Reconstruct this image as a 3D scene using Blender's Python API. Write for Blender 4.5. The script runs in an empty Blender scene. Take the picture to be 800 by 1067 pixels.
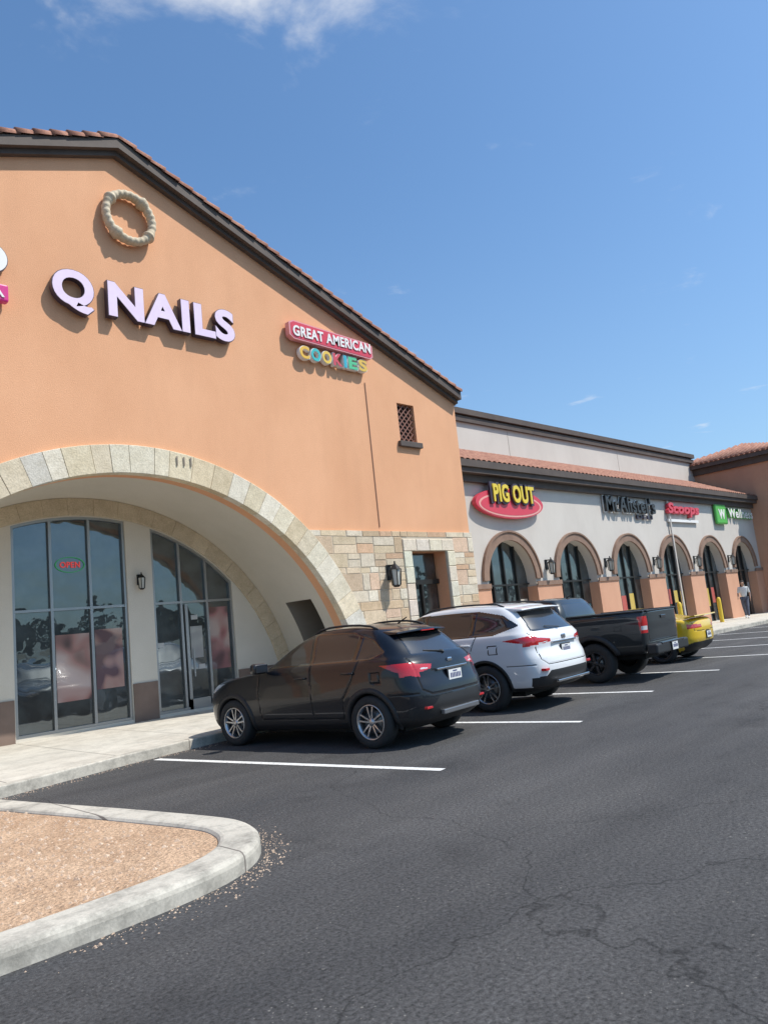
import bpy, bmesh, math, random
import numpy as np
from mathutils import Vector, Matrix
random.seed(7); rng=np.random.default_rng(5)
scene=bpy.context.scene
# ------------------------------------------------------------------ helpers
def link(o,parent=None):
    scene.collection.objects.link(o)
    if parent is not None: o.parent=parent
    return o
def empty(name,loc=(0,0,0),rz=0):
    e=bpy.data.objects.new(name,None); e.empty_display_size=.3
    e.location=loc; e.rotation_euler=(0,0,rz); scene.collection.objects.link(e); return e
def mesh_obj(name,verts,faces,mats,parent=None,smooth=False,mi=None,cols=None):
    me=bpy.data.meshes.new(name); me.from_pydata([tuple(v) for v in verts],[],[tuple(f) for f in faces])
    if not isinstance(mats,(list,tuple)): mats=[mats]
    for m in mats: me.materials.append(m)
    if mi is not None: me.polygons.foreach_set('material_index',list(mi))
    if smooth: me.polygons.foreach_set('use_smooth',[True]*len(me.polygons))
    if cols is not None:
        at=me.color_attributes.new('Col','FLOAT_COLOR','POINT')
        at.data.foreach_set('color',np.array([(c[0],c[1],c[2],1) for c in cols],dtype=np.float32).ravel())
    me.update()
    return link(bpy.data.objects.new(name,me),parent)
def fixn(o):
    bm=bmesh.new(); bm.from_mesh(o.data); bmesh.ops.recalc_face_normals(bm,faces=bm.faces); bm.to_mesh(o.data); bm.free(); return o
def box(name,x0,x1,y0,y1,z0,z1,mat,parent=None,bevel=0,seg=2):
    v=[(x0,y0,z0),(x1,y0,z0),(x1,y1,z0),(x0,y1,z0),(x0,y0,z1),(x1,y0,z1),(x1,y1,z1),(x0,y1,z1)]
    f=[(0,3,2,1),(4,5,6,7),(0,1,5,4),(1,2,6,5),(2,3,7,6),(3,0,4,7)]
    o=mesh_obj(name,v,f,mat,parent)
    if bevel:
        m=o.modifiers.new('b','BEVEL'); m.width=bevel; m.segments=seg
    return o
def extr(name,loops,y0,y1,mat,parent=None,bevel=0):
    cu=bpy.data.curves.new(name,'CURVE'); cu.dimensions='2D'; cu.fill_mode='BOTH'; cu.extrude=(y1-y0)/2
    for lp in loops:
        s=cu.splines.new('POLY'); s.points.add(len(lp)-1)
        for i,p in enumerate(lp): s.points[i].co=(p[0],p[1],0,1)
        s.use_cyclic_u=True
    ob=bpy.data.objects.new(name,cu); scene.collection.objects.link(ob)
    bpy.context.view_layer.update()
    dg=bpy.context.evaluated_depsgraph_get()
    me=bpy.data.meshes.new_from_object(ob.evaluated_get(dg))
    me.transform(Matrix.Translation((0,(y0+y1)/2,0))@Matrix.Rotation(math.pi/2,4,'X'))
    bpy.data.objects.remove(ob)
    me.materials.clear(); me.materials.append(mat)
    me.polygons.foreach_set('use_smooth',[False]*len(me.polygons))
    return link(bpy.data.objects.new(name,me),parent)
def text(name,s,x0,x1,z0,z1,y0,y1,mat,parent,offset=0.0,shear=0,bev=0):
    cu=bpy.data.curves.new(name,'FONT'); cu.body=s; cu.size=1; cu.extrude=.5; cu.offset=offset; cu.shear=shear; cu.resolution_u=6
    cu.space_character=1.08
    ob=bpy.data.objects.new(name,cu); scene.collection.objects.link(ob)
    bpy.context.view_layer.update(); dg=bpy.context.evaluated_depsgraph_get()
    me=bpy.data.meshes.new_from_object(ob.evaluated_get(dg)); bpy.data.objects.remove(ob)
    n=len(me.vertices); c=np.zeros(n*3); me.vertices.foreach_get('co',c); c=c.reshape(-1,3)
    mn=c.min(0); mx=c.max(0); t=(c-mn)/(mx-mn)
    out=np.stack([x0+(x1-x0)*t[:,0], y1-(y1-y0)*t[:,2], z0+(z1-z0)*t[:,1]],1)
    me.vertices.foreach_set('co',out.ravel()); me.materials.clear(); me.materials.append(mat); me.update()
    return link(bpy.data.objects.new(name,me),parent)
def arc(cx,cz,r,a0,a1,n,rz=None):
    rz=rz or r
    return [(cx+r*math.cos(a0+(a1-a0)*i/n),cz+rz*math.sin(a0+(a1-a0)*i/n)) for i in range(n+1)]
# ------------------------------------------------------------------ materials
def newmat(name):
    m=bpy.data.materials.new(name); m.use_nodes=True
    return m,m.node_tree,m.node_tree.nodes['Principled BSDF']
def N(nt,t,**k):
    n=nt.nodes.new(t)
    for a,b in k.items(): setattr(n,a,b)
    return n
def plain(name,col,rough=.6,metal=0,coat=0,spec=.5,emit=None,es=0):
    m,nt,b=newmat(name); b.inputs['Base Color'].default_value=(*col,1); b.inputs['Roughness'].default_value=rough
    b.inputs['Metallic'].default_value=metal; b.inputs['Coat Weight'].default_value=coat; b.inputs['Coat Roughness'].default_value=.03
    b.inputs['Specular IOR Level'].default_value=spec
    if emit: b.inputs['Emission Color'].default_value=(*emit,1); b.inputs['Emission Strength'].default_value=es
    return m
def noisy(name,c1,c2,scale=1.5,rough=.85,fine=60,bump=.3,bdist=.01,c3=None,streak=False,attr=False,fs=None):
    m,nt,b=newmat(name); L=nt.links
    tc=N(nt,'ShaderNodeTexCoord'); 
    n1=N(nt,'ShaderNodeTexNoise'); n1.inputs['Scale'].default_value=scale; n1.inputs['Detail'].default_value=8; n1.inputs['Roughness'].default_value=.65
    mp=N(nt,'ShaderNodeMapping'); L.new(tc.outputs['Object'],mp.inputs[0])
    if streak: mp.inputs['Scale'].default_value=(1,1,.6)
    L.new(mp.outputs[0],n1.inputs['Vector'])
    cr=N(nt,'ShaderNodeValToRGB'); cr.color_ramp.elements[0].position=.32; cr.color_ramp.elements[1].position=.68
    cr.color_ramp.elements[0].color=(*c1,1); cr.color_ramp.elements[1].color=(*c2,1); L.new(n1.outputs[0],cr.inputs[0])
    n2=N(nt,'ShaderNodeTexNoise'); n2.inputs['Scale'].default_value=fine; n2.inputs['Detail'].default_value=4
    L.new(tc.outputs['Object'],n2.inputs['Vector'])
    out=cr.outputs[0]
    if attr:
        a=N(nt,'ShaderNodeAttribute'); a.attribute_name='Col'
        mx=N(nt,'ShaderNodeMix',data_type='RGBA',blend_type='MULTIPLY'); mx.inputs[0].default_value=1
        L.new(a.outputs['Color'],mx.inputs[6]); L.new(out,mx.inputs[7]); out=mx.outputs[2]
    if streak:
        mp2=N(nt,'ShaderNodeMapping'); mp2.inputs['Scale'].default_value=(2.2,2.2,.3); L.new(tc.outputs['Object'],mp2.inputs[0])
        n3=N(nt,'ShaderNodeTexNoise'); n3.inputs['Scale'].default_value=1.1; n3.inputs['Detail'].default_value=5; L.new(mp2.outputs[0],n3.inputs['Vector'])
        m3=N(nt,'ShaderNodeMapRange'); m3.inputs[1].default_value=.5; m3.inputs[2].default_value=.8; m3.inputs[3].default_value=1; m3.inputs[4].default_value=.95; L.new(n3.outputs[0],m3.inputs[0])
        mx=N(nt,'ShaderNodeMix',data_type='RGBA',blend_type='MULTIPLY'); mx.inputs[0].default_value=1
        L.new(out,mx.inputs[6]); L.new(m3.outputs[0],mx.inputs[7]); out=mx.outputs[2]
    if fs:
        mm=N(nt,'ShaderNodeMapRange'); mm.inputs[1].default_value=.3; mm.inputs[2].default_value=.7; mm.inputs[3].default_value=1-fs; mm.inputs[4].default_value=1+fs
        L.new(n2.outputs[0],mm.inputs[0])
        mx=N(nt,'ShaderNodeMix',data_type='RGBA',blend_type='MULTIPLY'); mx.inputs[0].default_value=1
        L.new(out,mx.inputs[6]); L.new(mm.outputs[0],mx.inputs[7]); out=mx.outputs[2]
    L.new(out,b.inputs['Base Color']); b.inputs['Roughness'].default_value=rough
    bp=N(nt,'ShaderNodeBump'); bp.inputs['Strength'].default_value=bump; bp.inputs['Distance'].default_value=bdist
    L.new(n2.outputs[0],bp.inputs['Height']); L.new(bp.outputs[0],b.inputs['Normal'])
    return m
M={}
M['orange']=noisy('orange_stucco',(.69,.352,.190),(.77,.408,.228),.6,.9,60,.5,.012,streak=True,fs=.08)
M['salmon']=noisy('salmon_stucco',(.52,.27,.17),(.60,.33,.21),.7,.9,60,.4,.01,streak=True,fs=.06)
M['cream']=noisy('cream_stucco',(.53,.485,.435),(.60,.555,.50),.5,.9,60,.4,.01,streak=True,fs=.05)
M['vault']=noisy('vault_stucco',(.56,.52,.44),(.63,.585,.505),.6,.9,60,.4,.01,fs=.05)
M['brown']=noisy('brown_trim',(.070,.052,.044),(.105,.08,.066),2,.7,70,.2,.005)
M['tile']=noisy('clay_tile',(.22,.085,.055),(.42,.21,.14),4,.85,50,.3,.006,fs=.25)
M['stone']=noisy('limestone',(.80,.78,.74),(1.0,1.0,1.0),5,.85,35,.6,.012,attr=True,fs=.14)
M['cast']=noisy('cast_stone',(.48,.39,.27),(.62,.53,.39),4,.85,40,.5,.01,fs=.14)
M['archtrim']=noisy('arch_moulding',(.20,.125,.09),(.28,.18,.13),3,.85,40,.3,.01)
M['mortar']=noisy('mortar',(.50,.43,.33),(.58,.50,.39),8,.95,80,.3,.01)
M['plinth']=noisy('plinth_brown',(.16,.115,.09),(.21,.15,.12),2,.9,80,.3,.008)
M['alu']=plain('aluminium_frame',(.33,.34,.34),.4,.8)
M['dframe']=plain('dark_frame',(.03,.028,.025),.4,.3)
M['iron']=plain('black_iron',(.02,.02,.02),.5,.4)
M['black']=plain('dark_void',(.012,.012,.012),.8)
M['granite']=noisy('crushed_granite',(.40,.25,.15),(.58,.40,.26),2.5,.95,45,1,.03,fs=.35)
M['sand_stone']=noisy('pebbles_mat',(.34,.23,.16),(.64,.49,.36),8,.95,60,.4,.01)
M['earth']=noisy('earth_mat',(.12,.11,.06),(.2,.17,.1),.05,.95,3,.3,.05)
def glassmat(name,base,tint=(.8,.9,1),f0=.12,rough=.015,wav=.0):
    m,nt,b=newmat(name); L=nt.links
    b.inputs['Base Color'].default_value=(*base,1); b.inputs['Roughness'].default_value=.4
    g=N(nt,'ShaderNodeBsdfGlossy'); g.inputs['Color'].default_value=(*tint,1); g.inputs['Roughness'].default_value=rough
    lw=N(nt,'ShaderNodeFresnel'); lw.inputs['IOR'].default_value=1.5
    ad=N(nt,'ShaderNodeMath',operation='ADD'); ad.inputs[1].default_value=f0; ad.use_clamp=True
    L.new(lw.outputs[0],ad.inputs[0])
    mx=N(nt,'ShaderNodeMixShader'); L.new(ad.outputs[0],mx.inputs[0]); L.new(b.outputs[0],mx.inputs[1]); L.new(g.outputs[0],mx.inputs[2])
    L.new(mx.outputs[0],nt.nodes['Material Output'].inputs['Surface'])
    if wav:
        tc=N(nt,'ShaderNodeTexCoord'); n=N(nt,'ShaderNodeTexNoise'); n.inputs['Scale'].default_value=1.3; L.new(tc.outputs['Object'],n.inputs['Vector'])
        bp=N(nt,'ShaderNodeBump'); bp.inputs['Strength'].default_value=wav; bp.inputs['Distance'].default_value=.05
        L.new(n.outputs[0],bp.inputs['Height']); L.new(bp.outputs[0],g.inputs['Normal'])
        n2=N(nt,'ShaderNodeTexNoise'); n2.inputs['Scale'].default_value=1.6; n2.inputs['Detail'].default_value=6; L.new(tc.outputs['Object'],n2.inputs['Vector'])
        cr=N(nt,'ShaderNodeValToRGB'); cr.color_ramp.elements[0].position=.42; cr.color_ramp.elements[1].position=.7
        cr.color_ramp.elements[0].color=(*[c*.4 for c in base],1); cr.color_ramp.elements[1].color=(*[c*3.2 for c in base],1)
        L.new(n2.outputs[0],cr.inputs[0]); L.new(cr.outputs[0],b.inputs['Base Color'])
    return m
M['shopglass']=glassmat('shop_glass',(.016,.020,.021),(.75,.86,.92),.09,.008,.22)
M['carglass']=glassmat('car_glass',(.006,.007,.008),(.85,.92,1),.015,.02)
def asphalt():
    m,nt,b=newmat('asphalt'); L=nt.links
    tc=N(nt,'ShaderNodeTexCoord')
    def mulc(a,bs):
        x=N(nt,'ShaderNodeMix',data_type='RGBA',blend_type='MULTIPLY'); x.inputs[0].default_value=1; L.new(a,x.inputs[6]); L.new(bs,x.inputs[7]); return x.outputs[2]
    big=N(nt,'ShaderNodeTexNoise'); big.inputs['Scale'].default_value=.22; big.inputs['Detail'].default_value=9; big.inputs['Roughness'].default_value=.68
    mp=N(nt,'ShaderNodeMapping'); mp.inputs['Rotation'].default_value=(0,0,.4); mp.inputs['Scale'].default_value=(.6,1.6,1)
    L.new(tc.outputs['Object'],mp.inputs[0]); L.new(mp.outputs[0],big.inputs['Vector'])
    cr=N(nt,'ShaderNodeValToRGB'); e=cr.color_ramp.elements; e[0].position=.35; e[0].color=(.046,.046,.048,1); e[1].position=.68; e[1].color=(.086,.083,.081,1)
    L.new(big.outputs[0],cr.inputs[0])
    fine=N(nt,'ShaderNodeTexNoise'); fine.inputs['Scale'].default_value=40; fine.inputs['Detail'].default_value=6; fine.inputs['Roughness'].default_value=.75; L.new(tc.outputs['Object'],fine.inputs['Vector'])
    mr=N(nt,'ShaderNodeMapRange'); mr.inputs[1].default_value=.32; mr.inputs[2].default_value=.70; mr.inputs[3].default_value=.3; mr.inputs[4].default_value=1.9; L.new(fine.outputs[0],mr.inputs[0])
    prev=mulc(cr.outputs[0],mr.outputs[0])
    sp=N(nt,'ShaderNodeTexNoise'); sp.inputs['Scale'].default_value=1.6; sp.inputs['Detail'].default_value=7; L.new(tc.outputs['Object'],sp.inputs['Vector'])
    gt=N(nt,'ShaderNodeMapRange'); gt.inputs[1].default_value=.47; gt.inputs[2].default_value=.66; gt.inputs[4].default_value=.85; L.new(sp.outputs[0],gt.inputs[0])
    for sc,thr,col in ((13,.085,(.30,.28,.25,1)),(31,.13,(.24,.23,.21,1))):
        vo=N(nt,'ShaderNodeTexVoronoi'); vo.inputs['Scale'].default_value=sc; L.new(tc.outputs['Object'],vo.inputs['Vector'])
        lt=N(nt,'ShaderNodeMath',operation='LESS_THAN'); lt.inputs[1].default_value=thr; L.new(vo.outputs['Distance'],lt.inputs[0])
        mu=N(nt,'ShaderNodeMath',operation='MULTIPLY'); L.new(lt.outputs[0],mu.inputs[0]); L.new(gt.outputs[0],mu.inputs[1])
        m2=N(nt,'ShaderNodeMix',data_type='RGBA'); L.new(mu.outputs[0],m2.inputs[0]); L.new(prev,m2.inputs[6]); m2.inputs[7].default_value=col; prev=m2.outputs[2]
    st=N(nt,'ShaderNodeTexNoise'); st.inputs['Scale'].default_value=.9; st.inputs['Detail'].default_value=8; st.inputs['Roughness'].default_value=.7; L.new(tc.outputs['Object'],st.inputs['Vector'])
    sr=N(nt,'ShaderNodeMapRange'); sr.inputs[1].default_value=.55; sr.inputs[2].default_value=.72; sr.inputs[3].default_value=1; sr.inputs[4].default_value=.66; L.new(st.outputs[0],sr.inputs[0])
    prev=mulc(prev,sr.outputs[0])
    mp2=N(nt,'ShaderNodeMapping'); mp2.inputs['Scale'].default_value=(.05,1.1,1); mp2.inputs['Rotation'].default_value=(0,0,-.06); L.new(tc.outputs['Object'],mp2.inputs[0])
    tr=N(nt,'ShaderNodeTexNoise'); tr.inputs['Scale'].default_value=1.2; tr.inputs['Detail'].default_value=5; L.new(mp2.outputs[0],tr.inputs['Vector'])
    rr=N(nt,'ShaderNodeMapRange'); rr.inputs[1].default_value=.35; rr.inputs[2].default_value=.65; rr.inputs[3].default_value=.86; rr.inputs[4].default_value=1.12; L.new(tr.outputs[0],rr.inputs[0])
    prev=mulc(prev,rr.outputs[0])
    # hairline cracks
    dn=N(nt,'ShaderNodeTexNoise'); dn.inputs['Scale'].default_value=1.1; dn.inputs['Detail'].default_value=6; L.new(tc.outputs['Object'],dn.inputs['Vector'])
    va=N(nt,'ShaderNodeMixRGB'); va.blend_type='ADD'; va.inputs[0].default_value=.9; L.new(tc.outputs['Object'],va.inputs[1]); L.new(dn.outputs['Color'],va.inputs[2])
    ve=N(nt,'ShaderNodeTexVoronoi',feature='DISTANCE_TO_EDGE'); ve.inputs['Scale'].default_value=.21; L.new(va.outputs[0],ve.inputs['Vector'])
    er=N(nt,'ShaderNodeMapRange'); er.inputs[1].default_value=.0; er.inputs[2].default_value=.0022; er.inputs[3].default_value=.5; er.inputs[4].default_value=1; L.new(ve.outputs['Distance'],er.inputs[0])
    prev=mulc(prev,er.outputs[0])
    L.new(prev,b.inputs['Base Color']); b.inputs['Roughness'].default_value=.85; b.inputs['Specular IOR Level'].default_value=.3
    bp=N(nt,'ShaderNodeBump'); bp.inputs['Strength'].default_value=.9; bp.inputs['Distance'].default_value=.012; L.new(fine.outputs[0],bp.inputs['Height']); L.new(bp.outputs[0],b.inputs['Normal'])
    return m
M['asphalt']=asphalt()
def concrete(name,c1,c2,joint=0,stain=.6):
    m=noisy(name,c1,c2,1.4,.88,55,.3,.006,fs=.08)
    nt=m.node_tree; L=nt.links; b=nt.nodes['Principled BSDF']
    src=b.inputs['Base Color'].links[0].from_socket
    tc=N(nt,'ShaderNodeTexCoord'); st=N(nt,'ShaderNodeTexNoise'); st.inputs['Scale'].default_value=3.5; st.inputs['Detail'].default_value=9; st.inputs['Roughness'].default_value=.75
    L.new(tc.outputs['Object'],st.inputs['Vector'])
    sr=N(nt,'ShaderNodeMapRange'); sr.inputs[1].default_value=.46; sr.inputs[2].default_value=.70; sr.inputs[3].default_value=1; sr.inputs[4].default_value=stain; L.new(st.outputs[0],sr.inputs[0])
    mx=N(nt,'ShaderNodeMix',data_type='RGBA',blend_type='MULTIPLY'); mx.inputs[0].default_value=1; L.new(src,mx.inputs[6]); L.new(sr.outputs[0],mx.inputs[7]); out=mx.outputs[2]
    if joint:
        sx=N(nt,'ShaderNodeSeparateXYZ'); L.new(tc.outputs['Object'],sx.inputs[0])
        md=N(nt,'ShaderNodeMath',operation='PINGPONG'); md.inputs[1].default_value=joint/2; L.new(sx.outputs[0],md.inputs[0])
        lt=N(nt,'ShaderNodeMath',operation='LESS_THAN'); lt.inputs[1].default_value=.008; L.new(md.outputs[0],lt.inputs[0])
        m4=N(nt,'ShaderNodeMix',data_type='RGBA'); L.new(lt.outputs[0],m4.inputs[0]); L.new(out,m4.inputs[6]); m4.inputs[7].default_value=(.16,.14,.12,1); out=m4.outputs[2]
    L.new(out,b.inputs['Base Color']); return m
M['walk']=concrete('concrete_walk',(.50,.46,.39),(.62,.58,.50),1.6,.7)
M['curb']=concrete('concrete_curb',(.43,.40,.34),(.57,.53,.45),3.0,.42)
def paintline(name,col):
    m=noisy(name,col,[c*.85 for c in col],3,.8,40,.2,.003); nt=m.node_tree; L=nt.links; b=nt.nodes['Principled BSDF']
    src=b.inputs['Base Color'].links[0].from_socket
    tc=N(nt,'ShaderNodeTexCoord'); st=N(nt,'ShaderNodeTexNoise'); st.inputs['Scale'].default_value=22; st.inputs['Detail'].default_value=8; st.inputs['Roughness'].default_value=.8
    L.new(tc.outputs['Object'],st.inputs['Vector'])
    sr=N(nt,'ShaderNodeMapRange'); sr.inputs[1].default_value=.52; sr.inputs[2].default_value=.66; L.new(st.outputs[0],sr.inputs[0])
    mx=N(nt,'ShaderNodeMix',data_type='RGBA'); L.new(sr.outputs[0],mx.inputs[0]); L.new(src,mx.inputs[6]); mx.inputs[7].default_value=(.13,.13,.13,1)
    L.new(mx.outputs[2],b.inputs['Base Color']); return m
M['line']=paintline('white_road_paint',(.76,.76,.74))
# ------------------------------------------------------------------ ground
S3=3000
mesh_obj('ground',[(-S3,-S3,-.03),(S3,-S3,-.03),(S3,S3,-.03),(-S3,S3,-.03)],[(0,1,2,3)],M['earth'])
mesh_obj('parking_lot',[(-90,-60,0),(140,-60,0),(140,60,0),(-90,60,0)],[(0,1,2,3)],M['asphalt'])
def prism(name,poly,z0,z1,mat,parent=None,bevel=0):
    n=len(poly); v=[(x,y,z0) for x,y in poly]+[(x,y,z1) for x,y in poly]
    f=[tuple(range(n,2*n))]+[(i,(i+1)%n,n+(i+1)%n,n+i) for i in range(n)]
    o=fixn(mesh_obj(name,v,f,mat,parent))
    if bevel: m=o.modifiers.new('b','BEVEL'); m.width=bevel; m.segments=3; m.limit_method='ANGLE'
    return o
curbline=[(-40,9.75),(2.4,9.95),(3.4,10.2),(5,10.62),(6.6,10.88),(9,11.0),(14,11.15),(42,11.3),(60,11.3),(80,11.3)]
def offset(pl,d):
    out=[]
    for i,p in enumerate(pl):
        a=pl[max(0,i-1)]; b=pl[min(len(pl)-1,i+1)]; t=Vector((b[0]-a[0],b[1]-a[1])).normalized(); out.append((p[0]-t.y*d,p[1]+t.x*d))
    return out
inn=offset(curbline,.16)
sw=empty('sidewalk')
prism('walk_slab',inn+[(80,30),(-40,30)],-.02,.14,M['walk'],sw)
prism('walk_curb',curbline+inn[::-1],-.02,.146,M['curb'],sw,.02)
def island_outline():
    pts=[(-12,4.51),(1.35,4.51),(2.2,4.53)]
    pts+= [(2.75,4.60),(3.15,4.80),(3.42,5.12),(3.54,5.5),(3.54,5.84)]
    pts+= [(3.40,6.6),(3.2,7.6),(2.95,8.7),(2.72,9.9)]
    return pts
def smoothpl(p,it=2):
    for _ in range(it):
        q=[p[0]]
        for a,b in zip(p[:-1],p[1:]): q+= [(a[0]*.75+b[0]*.25,a[1]*.75+b[1]*.25),(a[0]*.25+b[0]*.75,a[1]*.25+b[1]*.75)]
        q.append(p[-1]); p=q
    return p
io=smoothpl(island_outline()); ii=offset(io,.32)
isl=empty('landscape_island')
prism('island_curb',io+ii[::-1],-.02,.13,M['curb'],isl,.05)
prism('granite_bed',ii+[(-12,9.9)],-.02,.10,M['granite'],isl)
pv=[];pf=[]
for k in range(6500):
    x=random.uniform(-3,3.2); y=random.uniform(4.86,9.7)
    if x>3.1-(.11*(y-5)) or (y<5.4 and x>2.7): continue
    s=random.choice([.006,.008,.012,.02])*random.uniform(.6,1.3); b0=len(pv)
    for dx,dy,dz in [(1,0,0),(0,1,0),(-1,0,0),(0,-1,0),(0,0,1)]:
        pv.append((x+dx*s*random.uniform(.7,1.3),y+dy*s*random.uniform(.7,1.3),.10+dz*s*.8))
    pf+= [(b0,b0+1,b0+4),(b0+1,b0+2,b0+4),(b0+2,b0+3,b0+4),(b0+3,b0,b0+4)]
mesh_obj('pebbles',pv,pf,M['sand_stone'],isl)
# grit washed out along the curbs
pv=[];pf=[]
for k in range(1600):
    if k%2: 
        i=random.randrange(4,len(io)-2); t=random.random(); x=io[i][0]*(1-t)+io[i+1][0]*t+abs(random.gauss(0,.10)); y=io[i][1]*(1-t)+io[i+1][1]*t-abs(random.gauss(0,.10))
    else:
        i=random.randrange(1,7); t=random.random(); x=curbline[i][0]*(1-t)+curbline[i+1][0]*t; y=curbline[i][1]*(1-t)+curbline[i+1][1]*t-abs(random.gauss(0,.12))-.01
    s=random.choice([.004,.006,.009])*random.uniform(.6,1.3); b0=len(pv)
    for dx,dy,dz in [(1,0,0),(0,1,0),(-1,0,0),(0,-1,0),(0,0,1)]: pv.append((x+dx*s,y+dy*s,.0+dz*s*.8))
    pf+= [(b0,b0+1,b0+4),(b0+1,b0+2,b0+4),(b0+2,b0+3,b0+4),(b0+3,b0,b0+4)]
mesh_obj('gravel_grit',pv,pf,M['sand_stone'])
mk=empty('parking_line_markings')
def stripe(a,b,w,mat,name='stripe',z=.004):
    t=Vector((b[0]-a[0],b[1]-a[1])).normalized(); nx,ny=-t.y*w/2,t.x*w/2
    mesh_obj(name,[(a[0]+nx,a[1]+ny,z),(a[0]-nx,a[1]-ny,z),(b[0]-nx,b[1]-ny,z),(b[0]+nx,b[1]+ny,z)],[(0,1,2,3)],mat,mk)
st=[((5.3,10.5),(6.08,5.6)),((8.35,10.8),(9.14,5.75)),((11.55,10.9),(12.2,6.2))]
for k in range(1,9): st.append(((11.55+3.1*k,11.0),(12.2+3.1*k,6.3)))
for a,b in st: stripe(a,b,.115,M['line'])
# ------------------------------------------------------------------ building 1
B1=empty('gabled_shop_building')
Y1=12.5; YB=14.95; CX,CZ,RI,RO=6.25,-.3,5.1,5.6
AX,AZ=6.1,11.17; EX=15.66; EZ=7.52
a0=math.asin(-CZ/RI)
arcp=arc(CX,CZ,RI,math.pi-a0,a0,64)
outline=[(-3.4,0)]+arcp+[(13.26,0),(13.26,3.3),(14.56,3.3),(14.56,0),(EX,0),(EX,EZ),(AX,AZ),(-3.4,EZ)]
win=[(13.36,6.12),(13.36,7.14),(13.98,7.14),(13.98,6.12)]
extr('front_wall',[outline,win],Y1,Y1+.4,M['orange'],B1)
box('side_wall',EX-.4,EX-.002,Y1+.4,40,0,EZ,M['orange'],B1)
box('side_wall_left',-3.4,-3.0,Y1+.4,40,0,EZ,M['orange'],B1)
box('lattice_back',13.3,14.04,Y1+.2,Y1+.25,6.05,7.2,M['black'],B1)
def bar(name,a,b,w,d,y,mat,parent):
    t=Vector((b[0]-a[0],b[1]-a[1])).normalized(); nx,nz=-t.y*w/2,t.x*w/2
    return extr(name,[[(a[0]+nx,a[1]+nz),(a[0]-nx,a[1]-nz),(b[0]-nx,b[1]-nz),(b[0]+nx,b[1]+nz)]],y,y+d,mat,parent)
lat=plain('lattice_brown',(.22,.10,.07),.6)
for i in range(-5,6):
    for sgn,yy in ((1,Y1+.06),(-1,Y1+.09)):
        pts=[]
        cxx,czz=13.67+i*.17,6.63
        for tt in np.linspace(-1,1,201):
            x=cxx+tt*.8; z=czz+sgn*tt*.8
            if 13.37<x<13.97 and 6.13<z<7.13: pts.append((x,z))
        if len(pts)>4: bar('lattice',pts[0],pts[-1],.028,.02,yy,lat,B1)
box('lattice_sill',13.26,14.08,Y1-.1,Y1-.002,5.98,6.12,M['brown'],B1,.01)
box('conduit',12.285,12.308,Y1-.02,Y1-.001,3.9,7.5,plain('conduit_mat',(.38,.20,.12),.7),B1)
bw=arc(CX,CZ,RI+.12,math.pi-.05,.05,64)
W1=(4.82,7.1); W2=(7.68,9.66); W0=(1.98,4.2)
RT=4.74
def clipwin(x0,x1,z0,ztop):
    p=[(x0,z0)]; 
    for x in np.linspace(x0,x1,18):
        p.append((x,min(ztop,CZ+math.sqrt(max(.01,RT**2-(x-CX)**2))-.02)))
    p.append((x1,z0)); return p
wl=[clipwin(*W1,.2,4.42),clipwin(*W2,.2,4.3),clipwin(*W0,.2,4.3)]
extr('storefront_wall',[bw]+wl,YB,YB+.25,M['vault'],B1)
box('storefront_glass',1.2,11.2,YB+.1,YB+.13,.15,4.6,M['shopglass'],B1)
def frame(name,lp,y0,y1,w,mat,parent):
    inner=[]; n=len(lp)
    area=sum(lp[i][0]*lp[(i+1)%n][1]-lp[(i+1)%n][0]*lp[i][1] for i in range(n))
    sg=1 if area>0 else -1
    for i in range(n):
        a=Vector(lp[i-1]);b=Vector(lp[i]);d=Vector(lp[(i+1)%n])
        t1=(b-a).normalized() if (b-a).length>1e-6 else Vector((1,0)); t2=(d-b).normalized() if (d-b).length>1e-6 else t1
        n1=Vector((-t1.y,t1.x))*sg; n2=Vector((-t2.y,t2.x))*sg; nn=(n1+n2)
        nn=nn/max(.3,nn.length_squared/2) if nn.length>1e-6 else n1
        inner.append((b.x+nn.x*w,b.y+nn.y*w))
    return extr(name,[lp,inner],y0,y1,mat,parent)
for lp in wl: frame('window_frame',lp,YB+.03,YB+.098,.055,M['alu'],B1)
def topat(x): return min(4.4,CZ+math.sqrt(RT**2-(x-CX)**2)-.05)
for x in (5.56,6.34): box('mullion',x-.027,x+.027,YB+.035,YB+.095,.24,4.38,M['alu'],B1)
for x in (8.35,9.0): box('mullion',x-.027,x+.027,YB+.035,YB+.095,.24,min(topat(x),4.2),M['alu'],B1)
for x in (2.7,3.45): box('mullion',x-.027,x+.027,YB+.035,YB+.095,.24,min(topat(x),4.2),M['alu'],B1)
for (x0,x1) in (W1,W2,W0):
    box('transom',x0+.05,x1-.05,YB+.04,YB+.09,2.525,2.575,M['alu'],B1)
box('door_stile',8.42,8.49,YB+.02,YB+.09,.2,2.5,M['alu'],B1); box('door_rail',8.42,8.93,YB+.02,YB+.088,.2,.42,M['alu'],B1)
box('pull',8.53,8.56,YB-.05,YB-.02,.9,1.5,M['alu'],B1)
for (x0,x1) in ((1.2,1.96),(4.22,4.80),(7.12,7.66),(9.68,11.3)): box('plinth',x0,x1,YB-.03,YB-.002,.14,.92,M['plinth'],B1)
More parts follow.
